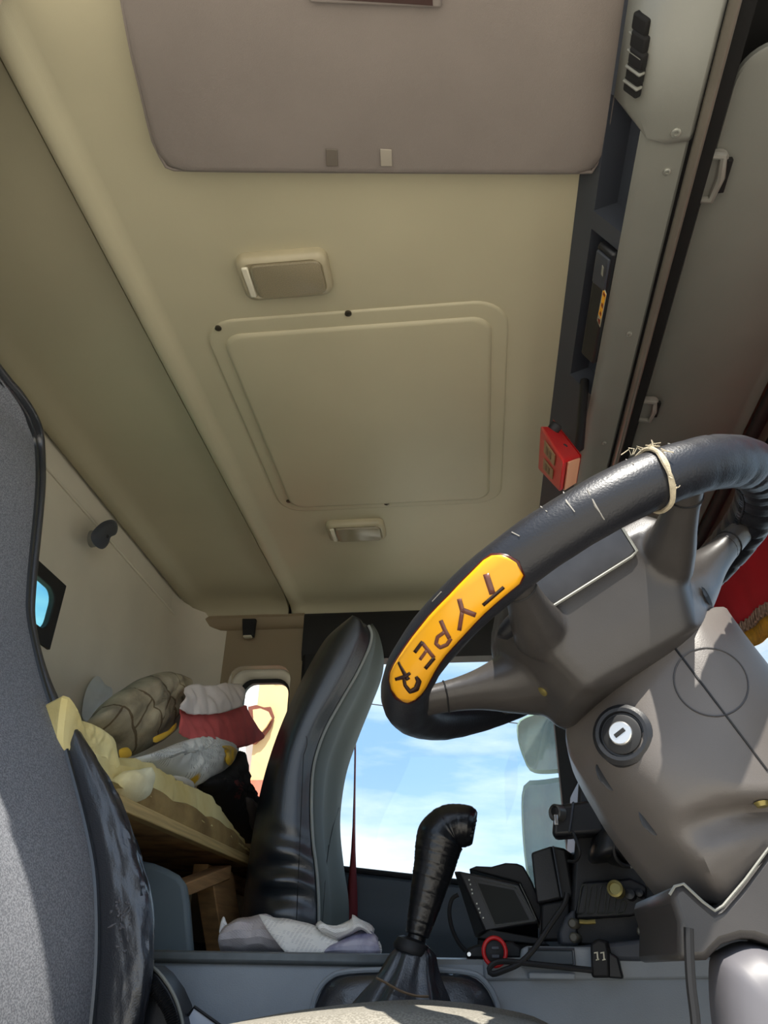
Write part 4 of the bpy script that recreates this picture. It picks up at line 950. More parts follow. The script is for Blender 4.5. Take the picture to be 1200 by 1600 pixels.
# monitor with hood
mo = thing('dash_monitor', 'small black reversing screen with hood tilted on the console', 'monitor', P(785, 1475, y=-.2))
m0, m1, m2, m3 = [P(px, py, y=-.22) for px, py in ((716, 1361), (812, 1382), (840, 1440), (764, 1452))]
fa = P(709, 1364, y=-.18); 
hexa('bezel', [P(px, py, y=-.235) for px, py in ((716, 1361), (811, 1381), (842, 1441), (758, 1456))], [P(px, py, y=-.19) for px, py in ((709, 1361), (800, 1378), (842, 1470), (742, 1466))], M_DARK, mo, bevel=.003)
sc2 = [P(px, py, y=-.2365) for px, py in ((747, 1380), (803, 1391), (827, 1437), (774, 1444))]
plate('screen', sc2, (0, -.001, 0), mat('dark_screen', (16, 20, 16), .55, spec=.3, var=.2), mo)
tube('screen_frame', [P(px, py, y=-.2375) for px, py in ((742, 1374), (806, 1386), (836, 1439), (774, 1446))], .0009, mat('bezel_edge', (64, 66, 58), .4), mo, seg=5, closed=True)
for i, (px, py) in enumerate(((733, 1375), (735, 1382), (737, 1390), (738, 1396), (745, 1412), (748, 1420), (750, 1426), (755, 1434))):
    box('button_mark', P(px, py, y=-.237), (.003, .0015, .003), M_PALE, mo, bevel=.0005)
hd = [P(px, py, y=-.20) for px, py in ((732, 1358), (744, 1353), (768, 1354), (790, 1348), (808, 1349), (818, 1353), (832, 1378), (866, 1470), (842, 1444), (812, 1380))]
plate('hood', hd, (0, .07, 0), M_BLACK, mo, bevel=.003)
hexa('lower_lip', [P(px, py, y=-.24) for px, py in ((745, 1466), (766, 1452), (845, 1466), (860, 1478))], [P(px, py, y=-.18) for px, py in ((745, 1472), (766, 1456), (845, 1468), (860, 1478))], M_BLACK, mo, bevel=.002)
hexa('foot', [P(px, py, y=-.215) for px, py in ((745, 1490), (747, 1460), (850, 1470), (858, 1492))], [P(px, py, y=-.215) + V((0, .06, 0)) for px, py in ((745, 1490), (747, 1460), (850, 1470), (858, 1492))], M_BLACK, mo, bevel=.003)
tube('hood_edge', [P(px, py, y=-.236) for px, py in ((812, 1381), (825, 1408), (838, 1437))], .0012, mat('bezel_edge', (64, 66, 58), .4), mo, seg=5)
setp(tube('screen_cable', spline([P(px, py, y=-.24) for px, py in ((716, 1398), (706, 1405), (702, 1425), (706, 1450), (716, 1472), (728, 1486))], 24), .0033, M_BLACK, seg=8), 'thin black cable curving down left of the screen', 'cable')
setp(tube('power_cable', spline([P(px, py, y=-.345) for px, py in ((886, 1395), (882, 1412), (860, 1445), (835, 1482), (812, 1505), (788, 1516), (770, 1522), (764, 1515), (772, 1505), (790, 1502), (830, 1506), (925, 1516))], 70), .0040, M_BLACK, seg=8), 'thick black cable looping across the console front', 'cable')

# ================================================================ GEAR LEVER
YG = -.37
gl = thing('gear_lever', 'gear lever with black tape wrapped pistol grip and leather boot', 'gear lever', P(630, 1590, y=YG))
path = [(652, 1462), (657, 1440), (664, 1412), (671, 1382), (679, 1350), (684, 1325), (690, 1306), (703, 1293), (722, 1290), (742, 1294)]
rad = [16, 26, 33, 35, 33, 30, 29, 29, 29, 27]
sp = spline([P(px, py, y=YG) for px, py in path], 90)
sr = spline([V((r, 0, 0)) for r in rad], 90); k0 = (P(101, 1400, y=YG) - P(100, 1400, y=YG)).length
RR = []
for i in range(90):
    t = i / 89; r = sr[i].x * k0
    r += .0007 * (((i * 1.37) % 3.1) / 3.1) + .0006 * noise.noise(V((i * .6, 0, 0)))
    if i > 84: r *= 1 - ((i - 84) / 6) ** 2 * .28
    RR.append(r)
M_TAPE = mat('black_tape', (17, 18, 21), .28, var=.2, bump=.5, bscale=70, bdist=.002)
tube('grip', sp, RR, M_TAPE, gl, seg=22, angle=80)
for k in range(5):
    a = P(742 - k * 1.5, 1282 + k * 6, y=YG - .022)
    lathe('grip_button', a, (.9, -.4, .1), [(0, 0), (.003, 0), (.0025, .0025), (0, .003)], M_BLACK, gl, seg=10)
tube('shaft', [P(646, 1490, y=YG), P(650, 1470, y=YG), P(653, 1455, y=YG)], 13 * k0, M_TAPE, gl, seg=16)
lathe('collar', P(644, 1478, y=YG), (P(648, 1470, y=YG) - P(643, 1490, y=YG)), [(0, -.008), (.026, -.010), (.028, -.004), (.024, .006), (.016, .010), (0, .010)], M_BLACK, gl, seg=24)
# pleated boot
bo = []
for j, (py, cx, w) in enumerate(((1478, 645, 20), (1492, 644, 30), (1510, 640, 35), (1530, 635, 42), (1550, 630, 52), (1575, 625, 64), (1605, 622, 80), (1640, 620, 95))):
    c0 = P(cx, py, y=YG); r = w * k0; row = []
    for q in range(48):
        a = 2 * math.pi * q / 48; pl = 1 + .10 * math.sin(a * 7 + j * .25) * min(1, j / 3) + .05 * math.sin(a * 13)
        row.append(c0 + V((math.cos(a) * r * pl, math.sin(a) * r * .7 * pl, 0)))
    bo.append(row)
sm = [spline([b[k] for b in bo], 26) for k in range(48)]
loft('boot', [[sm[k][j] for k in range(48)] for j in range(26)], M_LEATH, gl, angle=80)
lp = [P(px, py, y=YG - .05) for px, py in ((588, 1528), (600, 1534), (625, 1548), (650, 1556), (670, 1557))]
tube('wire_tie', spline(lp, 16), .0018, mat('rusty_wire', (112, 90, 66), .5), gl, seg=6)
bt = pillow('boot_skirt', [P(px, py, y=-.335) for px, py in ((488, 1600), (497, 1560), (515, 1532), (545, 1521), (600, 1518), (680, 1519), (725, 1523), (752, 1536), (770, 1565), (778, 1600), (778, 1680), (488, 1680))], (0, -1, 0), .030, .01, M_LEATH, gl, n=70, rings=12, amp=.006, scale=26, ridged=True, power=3)
setp(tube('skirt_rim', spline([P(px, py, y=-.338) for px, py in ((484, 1605), (492, 1560), (512, 1530), (545, 1518), (640, 1515), (728, 1519), (757, 1533), (776, 1565), (783, 1605)) ], 60), .004, M_CONSOLE, ct, seg=8))

# ================================================================ NEWSPAPER
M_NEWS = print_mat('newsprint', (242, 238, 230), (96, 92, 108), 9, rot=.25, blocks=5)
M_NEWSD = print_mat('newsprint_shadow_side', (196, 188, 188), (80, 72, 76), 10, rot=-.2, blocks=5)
npz = thing('newspaper', 'crumpled newspaper sheet lying on the console by the passenger seat', 'newspaper', P(470, 1494, y=-.15))
def sheet(name, top, bot, m, n=15, rows=6, amp=.008, seed=0, bulge=.02, y0=-.15, y1=-.15):
    T = spline([P(px, py, y=y0) for px, py in top], n); B = spline([P(px, py, y=y1) for px, py in bot], n); rr = []
    for j in range(rows):
        f = j / (rows - 1); row = []
        for i in range(n):
            p = T[i].lerp(B[i], f); p = p + V((0, -bulge * math.sin(math.pi * f), 0))
            p += V((.3, -1, .4)) * (noise.noise(p * 32 + V((seed, 0, 0))) * amp + abs(noise.noise(p * 14 + V((0, seed, 0)))) * amp * 1.5)
            row.append(p)
        rr.append(row)
    return loft(name, rr, m, npz, closed=False, uv=True, solid=.0006, angle=12)
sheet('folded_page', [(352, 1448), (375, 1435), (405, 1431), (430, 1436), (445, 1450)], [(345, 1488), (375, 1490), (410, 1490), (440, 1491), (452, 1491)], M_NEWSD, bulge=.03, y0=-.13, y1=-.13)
sheet('front_page', [(404, 1431), (430, 1434), (460, 1440), (492, 1448), (520, 1462), (530, 1474)], [(448, 1491), (470, 1492), (500, 1491), (530, 1492), (560, 1495), (592, 1492)], M_NEWS, bulge=.008, y0=-.17, y1=-.20)
sheet('picture_page', [(520, 1475), (540, 1465), (560, 1456), (578, 1456), (590, 1468)], [(505, 1490), (530, 1491), (555, 1493), (580, 1494), (595, 1490)], mat('printed_picture', (120, 116, 146), .7, rgb2=(190, 186, 200), v2=(.4, .6), vscale=22), bulge=.012, y0=-.19, y1=-.205, amp=.005)
sheet('torn_edge', [(492, 1450), (500, 1442), (512, 1448), (530, 1452), (545, 1447), (548, 1438), (560, 1440), (575, 1448), (584, 1455)], [(505, 1462), (518, 1466), (530, 1470), (540, 1466), (552, 1462), (562, 1460), (572, 1462), (584, 1464), (590, 1470)], M_NEWS, bulge=.02, n=22, amp=.020, seed=5, y0=-.16, y1=-.19)
sheet('torn_edge', [(343, 1452), (346, 1437), (350, 1432), (353, 1440), (356, 1446)], [(344, 1462), (347, 1456), (350, 1452), (353, 1450), (357, 1449)], M_NEWS, n=12, rows=5, amp=.001, bulge=.004, y0=-.12, y1=-.12)
pillow('page_edge', [P(px, py, y=-.185) for px, py in ((575, 1492), (590, 1470), (596, 1478), (596, 1490), (586, 1497), (540, 1497), (505, 1494))], (0, -1, 0), .004, .002, M_NEWS, npz, n=30, rings=4, amp=.002)

# ================================================================ DRIVER SEAT (near left)
ds = thing('driver_seat', 'driver seat with speckled grey side and worn black leather bolster', 'seat', (-.5, -.6, .15))
sil = [(-40, 520), (-10, 565), (10, 592), (32, 618), (52, 650), (63, 690), (66, 745), (63, 800), (57, 860), (51, 920), (48, 975), (60, 1035), (88, 1095), (122, 1142), (152, 1188), (182, 1240), (205, 1292), (223, 1347), (235, 1412), (238, 1480), (231, 1550), (214, 1625), (195, 1690)]
pip = [(-52, 525), (-20, 570), (1, 597), (24, 624), (44, 656), (55, 694), (58, 746), (55, 800), (49, 860), (44, 920), (44, 965), (57, 1030), (74, 1090), (94, 1144), (107, 1192), (122, 1247), (135, 1300), (146, 1360), (150, 1425), (150, 1490), (146, 1555), (138, 1630), (128, 1700)]
YS, YP = -.450, -.480                     # far edge of the backrest; the speckled face runs from here to the door side
NRW = 130
def seat_y(j): return 0.0
SL = spline([P(px, py, y=YS - (.17 * max(0, (690 - py) / 110) if py < 690 else 0)) for px, py in sil], NRW)
PL = spline([P(px, py, y=YP - (.17 * max(0, (690 - py) / 110) if py < 690 else 0)) for px, py in pip], NRW)
leather = []; side = []; front = []
for j in range(NRW):
    s, p = SL[j], PL[j]; fr_ = j / (NRW - 1); gap = min(1, (s - p).length / .10)
    mid = p.lerp(s, .5) + V((.045, -.020, .0)) * gap
    row = []
    ctl = [p + V((-.004, 0, 0)), p.lerp(mid, .45) + V((.010, -.004, 0)) * gap, mid, s.lerp(mid, .35) + V((.008, .0, 0)) * gap, s, s + V((-.03, .022, 0)), s + V((-.10, .03, 0)), s + V((-.13, .02, 0))]
    for q, v in enumerate(spline(ctl, 56)):
        w = max(0, 1 - abs(fr_ - .79) / .20); e = q / 55; w2 = max(0, 1 - abs(e - .36) / .22)
        st = noise.noise(V((e * 20 + v.z * 9, v.z * 6, 3.0))); st2 = noise.noise(V((e * 34 + v.z * 16, v.z * 12, 8.0)))
        d = (-max(0, .16 - abs(st)) * .058 - max(0, .14 - abs(st2)) * .036) * (w ** .5 * w2 ** .4)
        d += .003 * noise.noise(v * 12) * w2
        row.append(v + V((.75, -.6, 0)) * d)
    leather.append(row)
    near = -.965 if p.y > -.5 else -.965
    side.append(spline([p, p + V((.002, -.05, 0)), V((p.x - .004, -.62, p.z)), V((p.x - .012, -.72, p.z)), V((p.x - .004, -.82, p.z)), V((p.x + .02, -.90, p.z)), V((p.x + .01, -.95, p.z)), V((p.x - .04, near, p.z)), V((p.x - .11, near, p.z))], 50))
    front.append(spline([row[-1], V((p.x - .15, -.58, p.z)), V((p.x - .15, -.82, p.z)), side[-1][-1]], 16))
loft('face_panel', side, M_SPECK, ds, closed=False, angle=80, solid=.002)
loft('leather_bolster', leather, M_LEATH, ds, closed=False, angle=80, solid=.002)
loft('seat_back', front, M_LEATHP, ds, closed=False, angle=80, solid=.002)
tube('piping', [PL[j] + V((.002, -.004, 0)) for j in range(0, NRW)], .0055, M_LEATHP, ds, seg=8)
# torn flakes in the leather
tb = bvh_of([o for o in ds.children if o.name.startswith('leather_bolster')][0])
for i in range(26):
    px, py = random.gauss(192, 9), random.gauss(1440, 26)
    p, nr = hit(tb, px, py, .0006)
    if p is None: continue
    t = V((random.uniform(-1, 1), random.uniform(-.3, .3), random.uniform(-1, 1))).normalized() * random.uniform(.002, .006)
    tube('leather_flake', [p - t, p + nr * .0012, p + t + V((.0005, 0, .001))], [.0008, .0022, .0008], mat('leather_flake', (86, 86, 90), .7), ds, seg=5)
# lower seam welt at the bottom front corner
tube('lower_welt', spline([P(px, py, y=-.452) for px, py in ((237, 1500), (232, 1540), (222, 1570), (205, 1605), (190, 1630))], 20), .0035, M_PIPE, ds, seg=6)
# cushion
cu2 = []
ctop = [(-.42, .46), (-.36, .485), (-.28, .503), (-.19, .5165), (-.096, .5245), (-.03, .523), (.03, .516), (.065, .508), (.095, .49), (.11, .46), (.112, .42), (.10, .37)]
for y, dz, dx in ((-.855, -.075, -.04), (-.85, -.035, -.02), (-.835, -.012, -.006), (-.80, .0, 0), (-.70, .002, 0), (-.60, -.006, 0), (-.54, .002, 0), (-.48, .0, 0), (-.45, -.012, -.006), (-.44, -.05, -.03)):
    T = spline([V((x, y, z)) for x, z in ctop], 40)
    cu2.append([V((p.x + (dx if p.x > 0 else -dx * .3), p.y, p.z + dz - .010)) for p in T] + [V((.06 + dx, y, .34)), V((-.42, y, .34))])
loft('cushion', cu2, M_CUSH, ds, angle=80)
box('seat_base', (-.18, -.65, .17), (.46, .38, .34), M_BLACK, ds, bevel=.02)
# recliner shell beside the cushion
rs = [P(px, py, y=-.43) for px, py in ((232, 1505), (250, 1520), (268, 1545), (280, 1572), (288, 1610), (292, 1690), (215, 1690), (215, 1540))]
plate('recliner_shell', rs, (0, .06, 0), M_DARK, ds, bevel=.006)
tube('shell_rim', spline([p + V((0, -.003, 0)) for p in rs[:6]], 24), .0025, M_GREY, ds, seg=6)
br = spline([P(px, py, y=-.44) for px, py in ((238, 1538), (250, 1556), (262, 1575), (272, 1605), (276, 1640))], 60)
tube('braided_cable', br, [.0072 + .002 * (i % 2) for i in range(60)], M_BLACK, ds, seg=8)
# white card edge
cd_ = thing('white_card', 'pale plastic card with black edge standing beside the driver seat', 'card', P(310, 1600, y=-.40))
ca = [P(px, py, y=-.40) for px, py in ((292, 1590), (304, 1573), (350, 1606), (350, 1680), (290, 1680))]
plate('card', ca, (0, .006, 0), mat('card_pale', (190, 196, 206), .5), cd_, bevel=.001)
tube('card_edge', [p + V((0, -.001, 0)) for p in ca[:3]], .0022, M_BLACK, cd_, seg=6)

# ================================================================ PASSENGER SEAT
ps = thing('passenger_seat', 'passenger seat with black leather side and olive fabric front', 'seat', (-.5, .6, .15))
Lp = [(545, 962), (520, 985), (497, 1022), (472, 1070), (450, 1120), (432, 1170), (418, 1220), (408, 1270), (400, 1320), (393, 1370), (388, 1420), (384, 1475), (382, 1530)]
Kp = [(575, 978), (580, 992), (575, 1015), (556, 1055), (530, 1100), (506, 1145), (490, 1195), (486, 1250), (488, 1310), (494, 1360), (497, 1410), (497, 1470), (497, 1530)]
Rp = [(582, 978), (592, 995), (600, 1028), (597, 1062), (581, 1105), (561, 1155), (544, 1205), (535, 1255), (533, 1300), (539, 1360), (546, 1410), (546, 1470), (546, 1530)]
YN, YF = .36, .86
NP_ = 90
LL = spline([P(px, py, y=YN) for px, py in Lp], NP_); KK = spline([P(px, py, y=YN) for px, py in Kp], NP_); RRp = spline([P(px, py, y=YF) for px, py in Rp], NP_)
sd1, fr1, bk1 = [], [], []
for j in range(NP_):
    l, k_, r = LL[j], KK[j], RRp[j]; fr_ = j / (NP_ - 1); row = []
    l2 = l + V((-.03, .06, 0))
    for q, v in enumerate(spline([l2, l + V((.005, .01, 0)), l.lerp(k_, .3) + V((0, -.022, 0)), l.lerp(k_, .65) + V((0, -.022, 0)), k_ + V((-.012, -.006, 0)), k_], 30)):
        e = q / 29; w = max(0, 1 - abs(fr_ - .78) / .16) * max(0, 1 - abs(e - .55) / .5)
        row.append(v + V((0, -1, 0)) * (.014 * w * math.sin(v.z * 85 + e * 5 + 2.0 * noise.noise(v * 8))))
    sd1.append(row)
    r = V((r.x, YF, r.z)); bw = (r - k_)
    fr1.append(spline([k_, k_ + bw * .06 + V((.006, 0, 0)), k_ + bw * .25 + V((.006, 0, 0)), k_ + bw * .5 + V((-.012, 0, 0)), k_ + bw * .75 + V((.004, 0, 0)), r + V((.0, -.02, 0)), r + V((-.02, .01, 0))], 36))
    bk1.append(spline([fr1[-1][-1], r + V((-.12, .02, 0)), V((l.x - .02, YF, l.z)), V((l.x - .05, .6, l.z)), row[0]], 16))
loft('leather_side', sd1, M_LEATHP, ps, closed=False, angle=80, solid=.002)
loft('fabric_front', fr1, M_SEATF, ps, closed=False, angle=80, solid=.002)
loft('seat_back', bk1, M_LEATHP, ps, closed=False, angle=80, solid=.002)
plate('top_cap', [fr1[0][0], fr1[0][18], fr1[0][-1], bk1[0][8], sd1[0][0], sd1[0][15]], (0, 0, -.01), M_LEATHP, ps)
tube('piping', [p + V((.002, -.003, 0)) for p in KK], .004, M_PIPE, ps, seg=8)
sb_ = bvh_of([o for o in ps.children if o.name.startswith('leather_side')][0])
sl = [hit(sb_, px, py, .0006)[0] for px, py in [(478 + 2 * math.sin(i), 1150 + i * 6) if i < 5 else (474 - (i - 5) * .25, 1150 + i * 6) for i in range(52)]]
tube('stitch_line', [p for p in sl if p is not None], .0012, M_BLACK, ps, seg=5)
fb_ = bvh_of([o for o in ps.children if o.name.startswith('fabric_front')][0])
sl = [hit(fb_, px, py, .0006)[0] for px, py in ((529, 1262), (520, 1290), (514, 1320), (510, 1350), (507, 1380), (505, 1410), (503, 1440))]
tube('fabric_seam', [p for p in sl if p is not None], .0016, M_RUBBER, ps, seg=5)
hexa('cushion', [V((-.42, .36, .38)), V((.08, .36, .38)), V((.08, .36, .50)), V((-.42, .36, .50))], [V((-.42, .86, .38)), V((.08, .86, .38)), V((.08, .86, .50)), V((-.42, .86, .50))], M_SEATF, ps, bevel=.03, bseg=4)
box('seat_base', (-.18, .6, .19), (.42, .40, .38), M_BLACK, ps, bevel=.02)
# red seat belt
be = thing('seat_belt', 'dark red seat belt hanging beside the passenger seat', 'seat belt', P(549, 1440, y=.93))
bw0 = [(555, 1120, 1.0), (555, 1180, 1.1), (554, 1240, 1.3), (553, 1290, 2.0), (552, 1330, 3.4), (551, 1370, 6.0), (550, 1405, 8.5), (548, 1440, 10.5), (546, 1500, 11)]
loft('webbing', [[P(px - w, py, y=.93), P(px - w * .3, py, y=.925), P(px + w, py, y=.935)] for px, py, w in bw0], M_BELT, be, closed=False, solid=.0015, angle=80)
box('belt_anchor', P(545, 1510, y=.93), (.05, .02, .05), M_BLACK, be, bevel=.006)

# ================================================================ BUNK
XF = -.62
bk = thing('bunk_board', 'plywood bunk board with pale edge spanning the rear of the cab', 'board', (-.85, 0, .78))
hexa('board_panel', [V((XF + .002, -.36, .782)), V((XF + .002, .95, .788)), V((XF + .002, .95, .802)), V((XF + .002, -.36, .798))], [V((-1.08, -.36, .782)), V((-1.08, .95, .788)), V((-1.08, .95, .802)), V((-1.08, -.36, .798))], M_WOODU, bk, bevel=0)
hexa('board_edge', [V((XF + .004, -.36, .779)), V((XF + .004, .95, .785)), V((XF + .004, .95, .806)), V((XF + .004, -.36, .802))], [V((XF - .02, -.36, .779)), V((XF - .02, .95, .785)), V((XF - .02, .95, .806)), V((XF - .02, -.36, .802))], M_WOODE, bk, bevel=.002)
fm = thing('timber_support', 'rough timber post and rail frame under the bunk board', 'timber frame', (-.66, .45, 0))
pa = [P(px, py, x=-.64) for px, py in ((347, 1362), (362, 1352), (384, 1480), (352, 1480))]
def beam(name, pts, th): return hexa(name, pts, [p + V(th) for p in pts], M_WOOD, fm, bevel=.003)
beam('post', [P(px, py, x=-.645) for px, py in ((352, 1500), (386, 1500), (364, 1362), (332, 1372))], (-.05, .01, 0))
beam('rail', [P(px, py, x=-.635) for px, py in ((250, 1418), (360, 1374), (362, 1352), (250, 1396))], (-.05, .01, 0))
beam('brace', [V((-.70, .43, .735)), V((-.70, .93, .735)), V((-.70, .93, .775)), V((-.70, .43, .775))], (-.04, 0, 0))
box('dark_back_box', (-.90, .30, .30), (.34, 1.2, .60), M_BLACK, fm, bevel=.01)
# grey plastic cover behind the console
gc = thing('grey_plastic_cover', 'upright grey plastic cover behind the console beside driver seat', 'cover', P(265, 1480, y=-.05))
go = [P(px, py, y=-.05) for px, py in ((195, 1500), (195, 1352), (215, 1343), (240, 1348), (262, 1357), (280, 1367), (290, 1380), (295, 1410), (302, 1500))]
plate('cover_shell', go, (-.03, .10, 0), M_DOORP if False else mat('cover_grey', (96, 108, 112), .55, var=.05), gc, bevel=.012, bseg=4)

def foam(name, label, outline, x, front, back, m, seed, amp=.012):
    o = pillow(name, [P(px, py, x=x) for px, py in outline], (1, -.25, .1), front, back, m, n=90, rings=12, amp=amp, scale=16, seed=seed, power=6, angle=50)
    return setp(o, label, 'foam')
# main foam slab: follows the board, torn upper edge
fo = thing('foam_mattress', 'torn yellow foam mattress slab lying on the bunk board', 'foam', (-.8, .15, .80))
rg = []
top_px = [(172, 1192), (200, 1200), (232, 1204), (262, 1212), (295, 1232), (318, 1242), (340, 1252), (358, 1272), (375, 1300), (392, 1330)]
bot_px = [(150, 1232), (185, 1252), (215, 1266), (245, 1279), (275, 1292), (300, 1303), (325, 1314), (350, 1325), (372, 1334), (395, 1344)]
TP = spline([P(px, py, x=XF - .03) for px, py in top_px], 70); BP = spline([P(px, py, x=XF - .012) for px, py in bot_px], 70)
for j in range(70):
    t, b = TP[j], BP[j]; y = b.y; b = V((b.x, y, max(b.z, .812))); t = V((t.x, y, max(t.z, b.z + .01)))
    h = t.z - b.z
    pts = [b + V((-.4, 0, 0)), b + V((-.2, 0, .0)), b, b + V((.004, 0, h * .25)), b.lerp(t, .55) + V((-.006, 0, 0)), t, t + V((-.03, 0, h * .12)), t + V((-.15, 0, h * .2)), t + V((-.38, 0, h * .2))]
    pts = [p + V((.006, .003, .006)) * (.7 * noise.noise(p * 12) + .8 * noise.noise(p * 45) + .4 * noise.noise(p * 110)) * (0 if i < 3 else 1) for i, p in enumerate(pts)]
    rg.append(spline(pts, 30))
loft('slab', rg, M_FOAM, fo, angle=35)
st = []  # browner strip: dirty foam and the slab's shadow side, put into the colour
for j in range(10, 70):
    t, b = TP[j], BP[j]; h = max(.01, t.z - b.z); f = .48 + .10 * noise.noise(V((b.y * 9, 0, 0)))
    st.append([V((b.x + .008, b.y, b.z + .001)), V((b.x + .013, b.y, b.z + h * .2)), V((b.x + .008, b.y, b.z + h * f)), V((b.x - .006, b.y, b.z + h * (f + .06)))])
loft('shaded_dirty_front', st, mat('shaded_dirty_foam', (176, 148, 92), .95, rgb2=(122, 96, 54), v2=(.35, .7), vscale=9, bump=.4, bscale=120), fo, closed=False, angle=60)
o = pillow('pale_torn_face', [P(px, py, x=XF - .005) for px, py in ((184, 1225), (192, 1206), (212, 1204), (230, 1200), (233, 1215), (232, 1236), (225, 1250), (205, 1256), (190, 1246))], (1, -.3, .3), .025, .05, M_FOAMP, fo, n=50, rings=8, amp=.006, scale=30, power=3)
o = pillow('foam_block', [P(px, py, x=-.66) for px, py in ((96, 1090), (103, 1100), (104, 1128), (120, 1126), (140, 1132), (160, 1144), (176, 1158), (183, 1190), (186, 1215), (178, 1225), (150, 1220), (120, 1200), (90, 1170))], (1, -.4, .2), .012, .14, M_FOAM, None, n=80, rings=14, amp=.006, scale=45, power=12, angle=35)
setp(o, 'upright yellow foam offcut beside the driver seat back', 'foam')
# dirty woven sack
M_SACK = mat('dirty_woven_sack', (176, 164, 136), .85, rgb2=(112, 102, 82), v2=(.35, .7), vscale=14, bump=.6, bscale=260)
def cellpat(m, mortar, sx, msize=.03):
    nt = m.node_tree; N = nt.nodes.new; L = nt.links.new; b = nt.nodes['Principled BSDF']; src = b.inputs['Base Color'].links[0].from_socket
    uv = N('ShaderNodeUVMap'); mp = N('ShaderNodeMapping'); mp.inputs['Rotation'].default_value = (0, 0, .35); L(uv.outputs[0], mp.inputs[0])
    br = N('ShaderNodeTexBrick'); br.inputs['Scale'].default_value = sx; br.inputs['Mortar Size'].default_value = msize; br.inputs['Brick Width'].default_value = .9; br.inputs['Row Height'].default_value = .5
    br.inputs['Color1'].default_value = (1, 1, 1, 1); br.inputs['Color2'].default_value = (1.0, .98, .92, 1); br.inputs['Mortar'].default_value = lin(*mortar); L(mp.outputs[0], br.inputs['Vector'])
    mx = N('ShaderNodeMixRGB'); mx.blend_type = 'MULTIPLY'; mx.inputs[0].default_value = 1; L(src, mx.inputs[1]); L(br.outputs[0], mx.inputs[2]); L(mx.outputs[0], b.inputs['Base Color'])
cellpat(M_SACK, (172, 158, 138), 3.0, .018)
so = thing('woven_sack', 'dirty grey brown woven sack stuffed on the foam', 'sack', P(215, 1170, x=-.80))
pillow('sack_body', [P(px, py, x=-.80) for px, py in ((142, 1130), (155, 1112), (172, 1090), (190, 1078), (215, 1062), (240, 1055), (265, 1056), (285, 1066), (290, 1085), (284, 1105), (276, 1130), (262, 1152), (235, 1168), (205, 1182), (185, 1184), (170, 1165))], (1, -.55, .25), .09, .12, M_SACK, so, n=90, rings=16, amp=.014, scale=13, ridged=True, power=2.2)
for q in ([(270, 1138), (276, 1128), (272, 1142), (245, 1160), (240, 1152)], [(186, 1172), (200, 1168), (206, 1180), (190, 1186)]):
    pillow('yellow_print', [P(px, py, x=-.70) for px, py in q], (1, -.5, .2), .006, .004, mat('sack_yellow', (214, 170, 50), .7), so, n=24, rings=3)
# white printed sack
M_WSACK = print_mat('white_printed_sack', (222, 222, 214), (120, 118, 112), 22, rot=.5, blocks=6, extra=(214, 170, 40, 4.0, .66))
so2 = thing('printed_sack', 'white plastic sack with small print and yellow bands', 'sack', P(280, 1220, x=-.70))
pillow('sack_body', [P(px, py, x=-.70) for px, py in ((184, 1194), (210, 1186), (250, 1172), (280, 1160), (315, 1152), (345, 1158), (368, 1168), (366, 1188), (350, 1205), (330, 1215), (310, 1226), (290, 1222), (270, 1210), (235, 1200), (205, 1202))], (1, -.45, .45), .045, .10, M_WSACK, so2, n=90, rings=14, amp=.010, scale=22, ridged=True)
pillow('yellow_band', [P(px, py, x=-.665) for px, py in ((347, 1166), (362, 1166), (370, 1176), (360, 1196), (353, 1190), (354, 1176))], (1, -.45, .3), .010, .01, mat('sack_band_yellow', (222, 178, 50), .6, rgb2=(180, 150, 90), vscale=40), so2, n=30, rings=4, amp=.003)
pillow('sack_hem', [P(px, py, x=-.665) for px, py in ((270, 1212), (285, 1214), (300, 1222), (304, 1234), (292, 1230), (278, 1222))], (1, -.4, .2), .010, .02, mat('sack_hem', (196, 190, 176), .8, var=.2), so2, n=24, rings=4, amp=.004, scale=40)
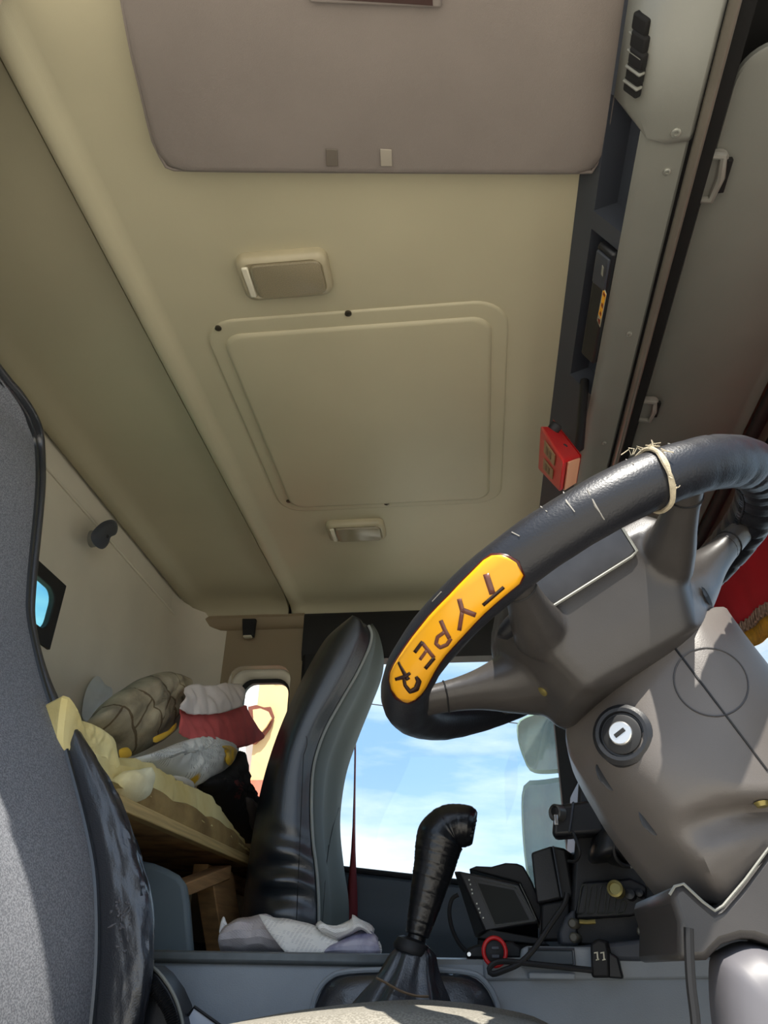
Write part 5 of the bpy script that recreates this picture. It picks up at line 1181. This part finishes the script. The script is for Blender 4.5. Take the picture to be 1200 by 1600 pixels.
# red and white cloth
rcl = thing('red_white_cloth', 'faded red and white cloth draped over the sacks', 'cloth', P(340, 1165, x=-.70))
def drape(name, top, bot, x, m, seed, amp=.009):
    T = spline([P(px, py, x=x) for px, py in top], 44); B = spline([P(px, py, x=x + .03) for px, py in bot], 44); rr = []
    for j in range(18):
        f = j / 17; row = []
        for i in range(44):
            p = T[i].lerp(B[i], f); a = abs(noise.noise(p * 13 + V((seed, 0, 0)))) * 2 + .5 * noise.noise(p * 30 + V((0, seed, 0)))
            row.append(p + V((1, -.4, .2)) * (a * amp + .006 * math.sin(math.pi * f)))
        rr.append(row)
    return loft(name, rr, m, rcl, closed=False, uv=True, solid=.002, angle=45)
drape('white_half', [(286, 1076), (300, 1070), (325, 1073), (350, 1068), (375, 1069)], [(278, 1108), (295, 1116), (325, 1117), (350, 1113), (378, 1104)], -.72, mat('cloth_offwhite', (222, 212, 204), .85, var=.06, vscale=14, bump=.3, bscale=200), 1.0)
drape('red_half', [(278, 1107), (295, 1115), (325, 1116), (350, 1112), (378, 1103), (390, 1116), (410, 1150)], [(276, 1146), (295, 1156), (320, 1153), (345, 1163), (365, 1169), (385, 1166), (408, 1156)], -.715, mat('cloth_red', (208, 96, 92), .85, var=.1, vscale=10, bump=.3, bscale=200), 1.0)
# black bag/jacket behind
bj = thing('black_jacket', 'crumpled black jacket slumped beside the bunk window', 'jacket', P(370, 1300, x=-.68))
pillow('jacket_body', [P(px, py, x=-.70) for px, py in ((318, 1222), (345, 1205), (365, 1188), (374, 1172), (377, 1190), (370, 1212), (384, 1226), (396, 1246), (404, 1268), (403, 1290), (392, 1318), (382, 1308), (366, 1282), (350, 1258), (332, 1240))], (1, -.4, .2), .05, .08, M_BLKCL, bj, n=80, rings=12, amp=.012, scale=20, ridged=True)
pillow('maroon_lining', [P(px, py, x=-.672) for px, py in ((360, 1220), (372, 1216), (384, 1228), (386, 1246), (374, 1252), (362, 1240))], (1, -.4, .2), .014, .01, M_MARO, bj, n=30, rings=5, amp=.006, scale=30)
pillow('sleeve', [P(px, py, x=-.66) for px, py in ((384, 1246), (396, 1252), (408, 1272), (410, 1290), (400, 1300), (392, 1280))], (1, -.4, .2), .02, .02, mat('jacket_grey', (66, 58, 54), .8, var=.3), bj, n=30, rings=5, amp=.006, scale=30)
# pale plastic scrap on the back wall
o = pillow('plastic_scrap', [P(px, py, x=XB + .012) for px, py in ((128, 1110), (136, 1075), (152, 1056), (165, 1070), (176, 1078), (170, 1105), (150, 1125), (132, 1126))], (1, 0, 0), .008, .004, mat('pale_film', (196, 202, 198), .4), None, n=40, rings=6, amp=.004, scale=30)
setp(o, 'pale plastic scrap against the back wall above the foam', 'plastic scrap')
